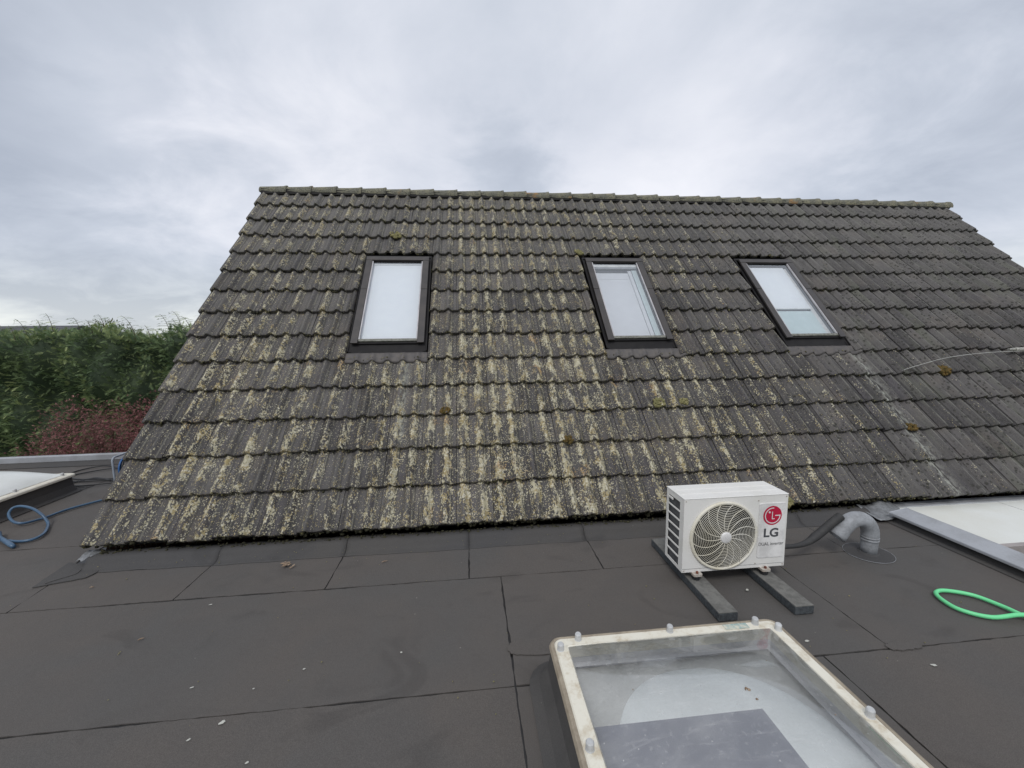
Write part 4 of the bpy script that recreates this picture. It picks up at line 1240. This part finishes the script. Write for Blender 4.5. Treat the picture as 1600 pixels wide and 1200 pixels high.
MB().box(4.05, ry1 - 0.062, rz + 0.001, 4.17, ry1 - 0.028, rz + 0.0022).build('sticker', 'sticker', rl)

# left one: opal white
lx0, lx1, ly0, ly1, lz_ = -2.60, -1.42, 0.46, 1.60, 0.205
rl2 = empty('rooflight', (0, 0, 0))
tag(rl2, 'white opaque domed rooflight at the left edge beside the blue hose', 'rooflight')
mb = MB()
ring_sweep(mb, (lx0, ly0, lx1, ly1), [(0.004, lz_ - 0.035), (-0.002, lz_ - 0.03), (0.0, lz_ - 0.012), (0.010, lz_ - 0.003), (0.024, lz_), (0.068, lz_), (0.076, lz_ + 0.004), (0.082, lz_), (0.086, lz_ - 0.045)], 0.03)
mb.build('frame', 'frame_cream', rl2)
mb = MB()
ring_sweep(mb, (lx0, ly0, lx1, ly1), [(-0.045, 0.008), (-0.012, 0.025), (0.012, 0.085), (0.018, lz_ - 0.036), (0.07, lz_ - 0.037)], 0.05, close=False)
mb.build('felt_curb', 'felt_dark', rl2)
V, F = dome((lx0 + 0.055, ly0 + 0.055, lx1 - 0.055, ly1 - 0.055), lz_ + 0.003, 0.15)
MB().add(V, F).build('dome', 'opal', rl2, smooth=True)
caps_at(rl2, [(lx1 - 0.04, 1.49), (lx1 - 0.04, 1.03), (lx1 - 0.04, 0.57), (lx0 + 0.04, 1.49), (lx0 + 0.04, 0.57), (-2.0, ly1 - 0.04), (-2.0, ly0 + 0.04)], lz_)

# ------------------------------------------------------------------ hoses, cables, reel
def hose(name, label, pts, r, mat, cat, sub=8):
    o = MB().tube(spline(pts, sub), r, 12).build(name, mat, smooth=True)
    return tag(o, label, cat)
gz = 0.020
hose('garden_hose', 'bright green garden hose looping on the felt at the right', [(6.35, -1.52, gz), (6.05, -1.42, gz), (5.908, -1.368, gz + 0.022), (5.747, -1.338, gz), (5.646, -1.262, gz), (5.648, -1.165, gz), (5.690, -1.105, gz), (5.768, -1.097, gz),
      (5.875, -1.155, gz), (5.918, -1.25, gz), (5.925, -1.335, gz + 0.004), (5.94, -1.45, gz), (6.0, -1.7, gz), (5.9, -2.3, gz)], 0.0115, 'hose_green', 'hose')
bz = 0.02
hose('air_hose', 'blue hose looping on the felt left of the tiled roof', [(-0.42, 1.75, bz), (-0.62, 1.52, bz), (-0.85, 1.24, bz), (-1.00, 1.02, bz), (-1.037, 0.839, 0.020), (-1.057, 0.789, 0.020), (-1.095, 0.702, 0.030), (-1.169, 0.699, 0.050), (-1.242, 0.743, 0.100), (-1.249, 0.792, 0.140), (-1.179, 0.797, 0.150), (-1.065, 0.769, 0.130), (-0.967, 0.729, 0.090), (-0.915, 0.706, 0.050), (-0.863, 0.663, 0.020), (-0.738, 0.497, 0.020), (-0.712, 0.389, 0.020), (-0.785, 0.356, 0.020), (-0.921, 0.390, 0.020), (-1.001, 0.425, 0.020), (-1.130, 0.494, 0.020)], 0.0108, 'hose_blue', 'hose')
o = MB().tube([(-1.10, 0.52, 0.035), (-1.0, 0.425, 0.03), (-0.80, 0.30, 0.025), (-0.74, 0.262, 0.022)], [0.013, 0.015, 0.018, 0.014], 14).build('hose_nozzle', 'hose_blue', smooth=True)
tag(o, 'dark blue hose end fitting lying on the felt at the left edge', 'nozzle')
for i, (lab, pts) in enumerate((
    ('thin black cable coiled widest on the felt behind the white rooflight', [(-1.05, 1.95), (-1.45, 2.25), (-1.85, 2.45), (-2.05, 2.25), (-1.80, 1.98), (-1.45, 1.90), (-1.15, 1.98), (-1.25, 2.25), (-1.65, 2.32), (-1.95, 2.10), (-1.72, 1.88), (-1.30, 1.85), (-1.02, 1.9)]),
    ('thin black cable looping in front beside the blue reel stand', [(-1.0, 1.72), (-1.25, 1.83), (-1.55, 1.95), (-1.68, 1.80), (-1.48, 1.70), (-1.2, 1.74), (-0.95, 1.80)]),
    )):
    hose('black_cable', lab, [(x, y, 0.012 + 0.006 * (j % 3)) for j, (x, y) in enumerate(pts)], 0.0075, 'cable_black', 'cable')
reel = empty('cable_reel', (-1.10, 1.66, 0.0075), (0, 0, R(4)))
tag(reel, 'blue cable reel with tube stand beside the left edge of the tiles', 'cable reel')
def loop3(x, y0, y1, z0, z1, r):
    return [(x, y, z) for y, z in rrect(y0, z0, y1, z1, 0.04, 5)]
for xx in (0.0, 0.28):
    MB().tube(loop3(xx, 0.0, 0.30, 0.013, 0.325, 0.04), 0.011, 10, closed=True).build('stand', 'reel_frame', reel, smooth=True)
MB().tube([(-0.005, 0.15, 0.17), (0.285, 0.15, 0.17)], 0.018, 12).build('axle', 'reel_frame', reel, smooth=True)
for xx in (0.03, 0.235):
    MB().tube([(xx, 0.15, 0.17), (xx + 0.015, 0.15, 0.17)], 0.135, 32).build('flange', 'reel_blue', reel)
for k in range(9):
    x = 0.055 + 0.0215 * k
    MB().tube([(x + 0.003 * math.sin(a_), 0.15 + 0.112 * math.cos(2 * math.pi * a_ / 32), 0.17 + 0.112 * math.sin(2 * math.pi * a_ / 32)) for a_ in range(32)], 0.0115, 8, closed=True).build('cable_turn', 'cable_black', reel, smooth=True)
MB().tube([(0.046, 0.15, 0.17), (0.234, 0.15, 0.17)], 0.104, 24).build('drum', 'cable_black', reel)
def on_roof(x, s, h):
    return (x, s * ca - h * sa, ZE + s * sa + h * ca)
o = MB().tube(spline([on_roof(7.62, 1.385, 0.092), on_roof(7.90, 1.455, 0.10), on_roof(8.327, 1.545, 0.108), on_roof(8.883, 1.60, 0.112), on_roof(9.40, 1.615, 0.108), on_roof(9.75, 1.60, 0.104)], 8), 0.0030, 6).build('white_cable', 'cable_white', smooth=True)
tag(o, 'thin pale cable lying across the tiles at the right edge', 'cable')
cn = empty('cable_connector', on_roof(9.30, 1.64, 0.112), (SL, 0, R(-6)))
tag(cn, 'small pale connector at the end of the cable on the right tiles', 'connector')
MB().tube([(-0.10, 0, 0), (-0.03, 0, 0)], 0.016, 10).build('sleeve', 'connector', cn)
MB().tube([(-0.03, 0, 0), (0.20, 0, 0)], 0.023, 10).build('body', 'connector', cn)

# ------------------------------------------------------------------ bits lying about
def leaf_clump(x, y, label):
    V, F = [], []
    for _ in range(16):
        cx_, cy_ = x + random.gauss(0, 0.022), y + random.gauss(0, 0.016)
        a = random.uniform(0, 6.28); L = random.uniform(0.012, 0.026); W2 = L * 0.4
        zc = 0.011 + random.uniform(0, 0.014)
        n = len(V)
        for q, s_, dz in ((-1, 0, 0), (0, 1, 0.004), (1, 0, 0.008 * random.random()), (0, -1, 0.002)):
            V.append((cx_ + math.cos(a) * q * L - math.sin(a) * s_ * W2, cy_ + math.sin(a) * q * L + math.cos(a) * s_ * W2, zc + dz))
        F.append((n, n + 1, n + 2, n + 3))
    o = MB().add(V, F).build('dead_leaves', 'dead_leaf')
    o.modifiers.new('solid', 'SOLIDIFY').thickness = 0.0015
    tag(o, label, 'leaves')
leaf_clump(1.515, -0.253, 'small clump of dry brown leaves on the felt below the tiles')
def twig(x, y, a, L, label):
    c_, s_ = math.cos(a), math.sin(a)
    o = MB().tube([(x - c_ * L, y - s_ * L, 0.010), (x - c_ * L * .2 + .003, y - s_ * L * .2, 0.013), (x + c_ * L, y + s_ * L, 0.010)], [0.002, 0.0035, 0.0018], 6).build('twig', 'dead_leaf', smooth=True)
    tag(o, label, 'twig')
twig(2.215, -0.30, 0.4, 0.022, 'tiny dark twig on the felt strip below the middle of the tiles')
twig(0.35, -0.38, 0.2, 0.012, 'tiny dark crumb near the left end of the felt strip')
twig(1.05, -0.93, 0.6, 0.014, 'tiny dark splinter in the middle of the long felt sheet')
def dome_bits():
    C, Rr = [], []
    for x, y, q in ((3.862, -1.885, 0.006), (3.868, -1.893, 0.005), (3.856, -1.890, 0.004), (3.870, -1.935, 0.004), (3.80, -1.60, 0.0022), (4.05, -1.75, 0.0018), (3.45, -1.82, 0.002), (4.12, -2.0, 0.0025)):
        C.append((x, y, 0.215 + 0.085 * ((1 - abs((x - 3.7675) / 0.4985) ** 2.6) * (1 - abs((y + 2.014) / 0.514) ** 2.6)) ** 0.75 + 0.004)); Rr.append(q)
    lumps('dirt_crumbs', C, Rr, 'dead_leaf', None, True, (1, 1, 0.5))
dome_bits()
# snail shell near the blocks
o = lumps('snail_shell', [(4.567, -0.935, 0.016)], [0.010], 'dropping', None, True, (1, 0.8, 0.8))
del o['kind']; tag(o, 'small pale snail shell on the felt between the two grey blocks', 'shell')
def spot(x, y, r, label, e=1.6, a=0.5, nm='bird_dropping'):
    n = 14
    V = []
    for z, q in ((0.0064, 1.0), (0.0070, 0.7)):
        for k in range(n):
            t = 2 * math.pi * k / n
            rr = 0.75 * r * q * random.uniform(0.7, 1.25)
            p_, s_ = rr * e * math.cos(t), rr * math.sin(t)
            V.append((x + p_ * math.cos(a) - s_ * math.sin(a), y + p_ * math.sin(a) + s_ * math.cos(a), z))
    o = MB().add(V, [tuple(range(n, 2 * n))] + [(k, (k + 1) % n, (k + 1) % n + n, k + n) for k in range(n)]).build(nm, 'dropping')
    if label: tag(o, label, 'bird dropping', 'bird droppings on the felt')
    return o
for a in ((1.779, -1.498, 0.011, 'largest white bird dropping just below the lower felt seam', 1.7, 0.7), (1.688, -1.562, 0.0065, 'small white dropping to the lower left of the largest one', 1.6, 0.7), (1.825, -1.334, 0.005, 'tiny white speck just above the lower felt seam', 1.4, 0.5),
          (2.015, -1.242, 0.006, 'small white speck in the middle of the long felt sheet', 1.6, 0.4), (1.974, -1.686, 0.006, 'white speck at the bottom edge below the largest dropping', 1.5, 0.5), (2.475, -1.19, 0.007, 'greyish dropping in the middle left of the clear rooflight', 1.1, 0.2),
          (4.597, -1.363, 0.009, 'branched white dropping beside the right frame of the clear rooflight', 1.8, 0.2), (5.074, -1.581, 0.009, 'white dropping on the felt right of the scalloped seam', 2.2, -0.3), (1.533, -1.293, 0.004, 'faint thin white mark on the long felt sheet', 3.0, 0.3),
          (1.244, -0.659, 0.005, 'thin pale mark close under the upper felt seam', 2.6, 0.4)):
    spot(*a[:3], a[3], a[4], a[5])
C, Rr = [], []
for _ in range(260):
    C.append((random.uniform(-1.2, 6.2), -0.06 - abs(random.gauss(0, 0.10)) if random.random() < 0.6 else random.uniform(-1.6, -0.2), 0)); 
    x, y, _z = C[-1]
    zz = 0.007 if y < -0.19 else (0.007 + (y + 0.19) / 0.14 * 0.055)
    C[-1] = (x, y, zz + 0.001) if (x > 0.1 or y < -0.19) and not (3.1 < x < 4.45 and y < -1.3) else (0.5, -0.3, 0.007)
    Rr.append(random.uniform(0.0012, 0.0038))
lumps('moss_debris', C, Rr, 'moss_light', None, True, (1, 1, 0.6))
C, Rr = [], []
for _ in range(420):
    x = random.uniform(0.12, 6.25)
    C.append((x, random.uniform(-0.055, 0.0), 0.064 + random.uniform(0, 0.012))); Rr.append(random.uniform(0.004, 0.012))
lumps('gutter_moss', C, Rr, 'moss_dark', None, True)

# ------------------------------------------------------------------ vegetation
def leaf_material(name, a, b, c3, trans=0.25, scale=1.2, rough=0.7):
    mt, g = material(name)
    at = g.n('ShaderNodeAttribute', attribute_name='tint').outputs['Fac']
    P = wpos(g)
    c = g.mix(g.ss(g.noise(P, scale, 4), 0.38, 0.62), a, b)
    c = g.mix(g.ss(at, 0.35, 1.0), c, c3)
    ds = g.n('ShaderNodeBsdfPrincipled', {'Base Color': c, 'Roughness': rough, 'Specular IOR Level': 0.25})
    tl_ = g.n('ShaderNodeBsdfTranslucent', {0: c})
    g.n('ShaderNodeOutputMaterial', {0: g.n('ShaderNodeMixShader', {0: trans, 1: ds, 2: tl_})})
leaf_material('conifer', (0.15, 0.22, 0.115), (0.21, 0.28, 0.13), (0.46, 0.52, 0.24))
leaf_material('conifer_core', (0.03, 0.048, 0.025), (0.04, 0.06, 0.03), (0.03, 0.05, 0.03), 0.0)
leaf_material('red_leaf', (0.24, 0.100, 0.102), (0.18, 0.080, 0.082), (0.44, 0.22, 0.205), 0.3)
leaf_material('pale_leaf', (0.10, 0.13, 0.055), (0.15, 0.17, 0.08), (0.20, 0.20, 0.10), 0.3)

def spray_template(nl=7, L=1.0, wl=0.34, droop=0.25, lw=0.10):
    """a flat feathery spray along +x: tapering stem with side leaflets"""
    V, F = [], []
    def tri(a, b, c):
        n = len(V); V.extend([a, b, c]); F.append((n, n + 1, n + 2))
    for i in range(nl):
        t = 0.08 + 0.86 * i / nl
        x, z = t * L, -droop * t * t * L
        ln = wl * (1 - 0.75 * abs(t - 0.35))
        for s in (-1, 1):
            xt = x + ln * 0.75
            tri((x - lw * 0.5, 0, z), (x + lw * 0.5, 0, z), (xt, s * ln, z - 0.12 * ln))
    tri((0, -0.02, 0), (0, 0.02, 0), (L, 0, -droop * L))
    tri((L * 0.72, 0.07, -droop * .52 * L), (L * 0.72, -0.07, -droop * .52 * L), (L * 1.08, 0, -droop * 1.1 * L))
    return np.array(V), np.array(F)
def scatter(name, P, D, S, tint, mat, parent, tpl, roll=None):
    """P positions, D directions (growth), S sizes"""
    V0, F0 = tpl
    n = len(P)
    D = D / np.linalg.norm(D, axis=1, keepdims=True)
    up = np.tile(np.array([0, 0, 1.0]), (n, 1)) + rng.normal(0, 0.35, (n, 3))
    Yv = np.cross(up, D); Yv /= np.linalg.norm(Yv, axis=1, keepdims=True)
    Zv = np.cross(D, Yv)
    V = P[:, None] + S[:, None, None] * (V0[None, :, 0:1] * D[:, None] + V0[None, :, 1:2] * Yv[:, None] + V0[None, :, 2:3] * Zv[:, None])
    F = F0[None] + (np.arange(n) * len(V0))[:, None, None]
    me = fast_mesh(name, V.reshape(-1, 3), F.reshape(-1, 3), mat)
    at = me.attributes.new('tint', 'FLOAT', 'POINT')
    at.data.foreach_set('value', np.repeat(tint, len(V0)).astype(np.float32))
    o = link(name, me, parent)
    tag(o, kind='stuff')
    return o
tplA = spray_template()
# conifer hedge
HY = 9.0
hedge = empty('conifer_hedge', (-7.0, HY + 0.6, -3))
tag(hedge, 'tall dense green conifer hedge behind the flat roof, ragged shoots on top', 'hedge')
inv = Matrix.Translation((-7.0, HY + 0.6, -3)).inverted()
def htop(x):
    return 1.86 - 0.022 * (x + 9) + 0.13 * math.sin(x * 2.3) + 0.09 * math.sin(x * 5.9 + 1) + 0.05 * math.sin(x * 14.3) - (0.09 if x < -7.3 else 0.0) + 0.26 * math.exp(-((x + 8.75) / 0.32) ** 2)
def hface(x, z):
    return HY + 0.16 * math.sin(x * 2.9 + z * 0.7) + 0.13 * math.sin(z * 3.1 + x * 1.3) + 0.10 * math.sin(x * 7.1 - z * 2.1)
n = 21000
xs_ = rng.uniform(-15.5, 1.5, n); q = rng.uniform(0, 1, n)
P, D, S, T = np.zeros((n, 3)), np.zeros((n, 3)), np.zeros(n), np.zeros(n)
for i in range(n):
    x = xs_[i]; tp = htop(x)
    if q[i] < 0.80:
        z = tp - (tp + 2.4) * rng.random() ** 1.05
        dep = abs(rng.normal(0, 0.10))
        P[i] = (x, hface(x, z) + dep + max(0, (z - tp + 0.35)) * 0.7, z)
        D[i] = (rng.normal(0, 0.55), -0.75 + rng.normal(0, 0.3), 0.35 + rng.normal(0, 0.45))
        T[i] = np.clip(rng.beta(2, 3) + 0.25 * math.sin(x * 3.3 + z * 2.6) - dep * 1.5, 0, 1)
    else:
        P[i] = (x, HY + rng.uniform(0.0, 1.2), tp - abs(rng.normal(0, 0.10)))
        D[i] = (rng.normal(0, 0.5), rng.normal(-0.2, 0.5), 0.9)
        T[i] = rng.beta(2, 2.4)
    S[i] = rng.uniform(0.08, 0.20)
P -= np.array([-7.0, HY + 0.6, -3])
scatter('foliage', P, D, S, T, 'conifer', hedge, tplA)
# uneven dark core added behind the sprays to block light
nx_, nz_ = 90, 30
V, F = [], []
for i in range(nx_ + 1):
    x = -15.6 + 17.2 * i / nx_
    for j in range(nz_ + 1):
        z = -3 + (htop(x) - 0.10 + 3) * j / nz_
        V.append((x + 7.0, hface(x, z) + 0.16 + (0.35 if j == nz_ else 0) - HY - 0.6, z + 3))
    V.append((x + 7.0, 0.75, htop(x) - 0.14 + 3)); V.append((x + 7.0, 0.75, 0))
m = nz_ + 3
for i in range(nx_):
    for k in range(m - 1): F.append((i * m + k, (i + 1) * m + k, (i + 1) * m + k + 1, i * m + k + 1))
MB().add(V, F).build('light_block_core', 'conifer_core', hedge, smooth=True)
# ragged leading shoots, one object each
for k, (x, hh) in enumerate(((-9.05, 0.48), (-8.45, 0.50), (-7.85, 0.44), (-7.15, 0.42), (-6.35, 0.50), (-5.95, 0.36), (-5.5, 0.52), (-5.15, 0.40), (-4.9, 0.42), (-4.65, 0.34), (-4.4, 0.44), (-8.75, 0.3), (-7.5, 0.28), (-6.65, 0.26), (-5.72, 0.3), (-5.3, 0.28), (-9.35, 0.3))):
    y = HY + 0.25 + 0.2 * random.random()
    z = htop(x) - 0.10
    hh *= 1.35
    lean = -0.35 + random.uniform(-0.15, 0.2)
    stem = [Vector((x + lean * hh * t * t, y, z + (hh + 0.1) * (t - 0.16 * t ** 4))) - Vector((-7.0, HY + 0.6, -3)) for t in np.linspace(0, 1, 8)]
    so = MB().tube(stem, [0.008 * (1 - 0.75 * t) + 0.0015 for t in np.linspace(0, 1, 8)], 5).build('leading_shoot', 'bark', hedge)
    m_n = 17
    PP, DD, SS, TT = [], [], [], []
    for i in range(m_n):
        t = 0.12 + 0.88 * i / m_n
        j = min(6, int(t * 7)); f2 = t * 7 - j
        p = stem[j].lerp(stem[j + 1], min(1, f2))
        sgn = 1 if i % 2 else -1
        PP.append(p); DD.append((sgn * 0.9 + lean, random.uniform(-0.6, 0.6), 0.55 - 0.5 * t)); SS.append((0.24 * (1 - 0.6 * t) + 0.05) * random.uniform(0.7, 1.2)); TT.append(random.random())
    scatter('shoot_foliage', np.array(PP), np.array(DD), np.array(SS), np.array(TT), 'conifer', so, spray_template(5, 1.0, 0.22, 0.35, 0.08))
# red-leaved shrub
shrub = empty('red_maple_shrub', (-5.4, 6.9, -3))
tag(shrub, 'dark red leaved maple shrub in front of the green hedge', 'shrub')
SB = np.array([-5.4, 6.9, -3])
clus = [(-5.75, 6.7, -0.25, 0.62, 0.55), (-6.15, 6.9, -0.75, 0.7, 0.6), (-5.25, 6.8, -0.65, 0.75, 0.65), (-4.65, 6.6, -0.35, 0.62, 0.60), (-4.2, 6.7, -0.30, 0.60, 0.62), (-4.1, 6.8, -0.9, 0.9, 0.7),
        (-5.0, 6.6, -1.1, 0.9, 0.6), (-6.6, 7.0, -1.1, 0.5, 0.4), (-6.0, 6.8, -1.4, 1.0, 0.6), (-6.9, 7.0, -1.0, 0.28, 0.5), (-3.6, 6.8, -0.5, 0.8, 0.8), (-4.4, 6.5, -1.5, 1.2, 0.7)]
PP, DD, SS, TT = [], [], [], []
for (x, y, z, a, b) in clus:
    k = int(1350 * a * b / 0.4)
    u = rng.normal(0, 1, (k, 3)); u /= np.linalg.norm(u, axis=1, keepdims=True)
    rad_ = rng.uniform(0.5, 1.12, (k, 1)) + 0.20 * np.sin(u[:, :1] * 9) * np.sin(u[:, 2:] * 11)
    PP.append(np.array([x, y, z]) + u * rad_ * np.array([a, 0.6, b]))
    DD.append(u + rng.normal(0, 0.5, (k, 3)) + np.array([0, -0.2, 0.1]))
    SS.append(rng.uniform(0.03, 0.07, k)); TT.append(np.clip(rng.beta(2, 3, k) + 0.15 * u[:, 2], 0, 1))
Lf = np.array([(0, 0, 0), (0.45, 0.22, 0.02), (1.0, 0.0, -0.12), (0.45, -0.22, 0.02), (0.0, 0.0, 0), (0.3, 0.75, -0.05), (0.05, 0.35, 0), (0.3, -0.75, -0.05), (0.05, -0.35, 0)], dtype=float)
Lt = np.array([(0, 1, 2), (0, 2, 3), (0, 5, 6), (0, 8, 7)])
Pn = np.concatenate(PP) - SB
scatter('foliage', Pn, np.concatenate(DD), np.concatenate(SS), np.concatenate(TT), 'red_leaf', shrub, (Lf, Lt))
for a in range(9):
    tx, tz = random.uniform(-1.3, 1.6), random.uniform(1.6, 2.9)
    MB().tube(spline([(0.03 * a, 0, 0), (tx * 0.35, random.uniform(-0.2, 0.2), tz * 0.5), (tx, random.uniform(-0.3, 0.2), tz)], 5), 0.022, 6).build('branch', 'bark', shrub, smooth=True)

# distant house roof and trees beyond the hedge
fh = empty('distant_house', (-31.4, 30, -3.05))
tag(fh, 'distant house with a long dark roof beyond the hedge at far left', 'house')
MB().box(-9, 0, 0, 2.6, 8, 4.9).build('wall', 'far_wall', fh)
MB().add([(-9.4, -0.4, 4.8), (3.0, -0.4, 4.8), (3.0, 4, 5.95), (-9.4, 4, 5.95), (-9.4, 8.4, 4.8), (3.0, 8.4, 4.8), (-9.4, -0.4, 4.7), (3.0, -0.4, 4.7), (-9.4, 8.4, 4.7), (3, 8.4, 4.7)],
         [(0, 1, 2, 3), (3, 2, 5, 4), (0, 6, 7, 1), (1, 7, 9, 5, 2), (0, 3, 4, 8, 6), (4, 5, 9, 8)]).build('roof', 'far_roof', fh)
for (x, y, hh, rr, lab) in ((-33.0, 42, 6.2, 1.9, 'pale green tree top behind the distant dark roof'), (-24.0, 40, 5.6, 1.7, 'pale green tree top just right of the distant dark roof'), (-18.2, 40, 5.5, 1.6, 'pale bushy tree top beyond the hedge next to the tiled roof'), (-21.4, 44, 5.3, 1.3, 'small pale tree top between the two others beyond the hedge')):
    t = empty('distant_tree', (x, y, -3))
    tag(t, lab, 'tree', 'distant trees beyond the hedge')
    MB().tube([(0, 0, 0), (0.05, 0, hh * 0.5), (0, 0, hh * 0.9)], [0.16, 0.12, 0.04], 8).build('trunk', 'bark', t, smooth=True)
    k = 2200
    u = rng.normal(0, 1, (k, 3)); u /= np.linalg.norm(u, axis=1, keepdims=True)
    rad_ = rng.uniform(0.35, 1.0, (k, 1)) * (1 + 0.25 * np.sin(u[:, :1] * 7 + x) * np.sin(u[:, 2:] * 6))
    scatter('crown', u * rad_ * np.array([rr * 1.3, rr, rr * 0.8]) + np.array([0, 0, hh - rr * 0.55]), u + rng.normal(0, .6, (k, 3)), rng.uniform(0.12, 0.3, k), rng.random(k), 'pale_leaf', t, (Lf, Lt))
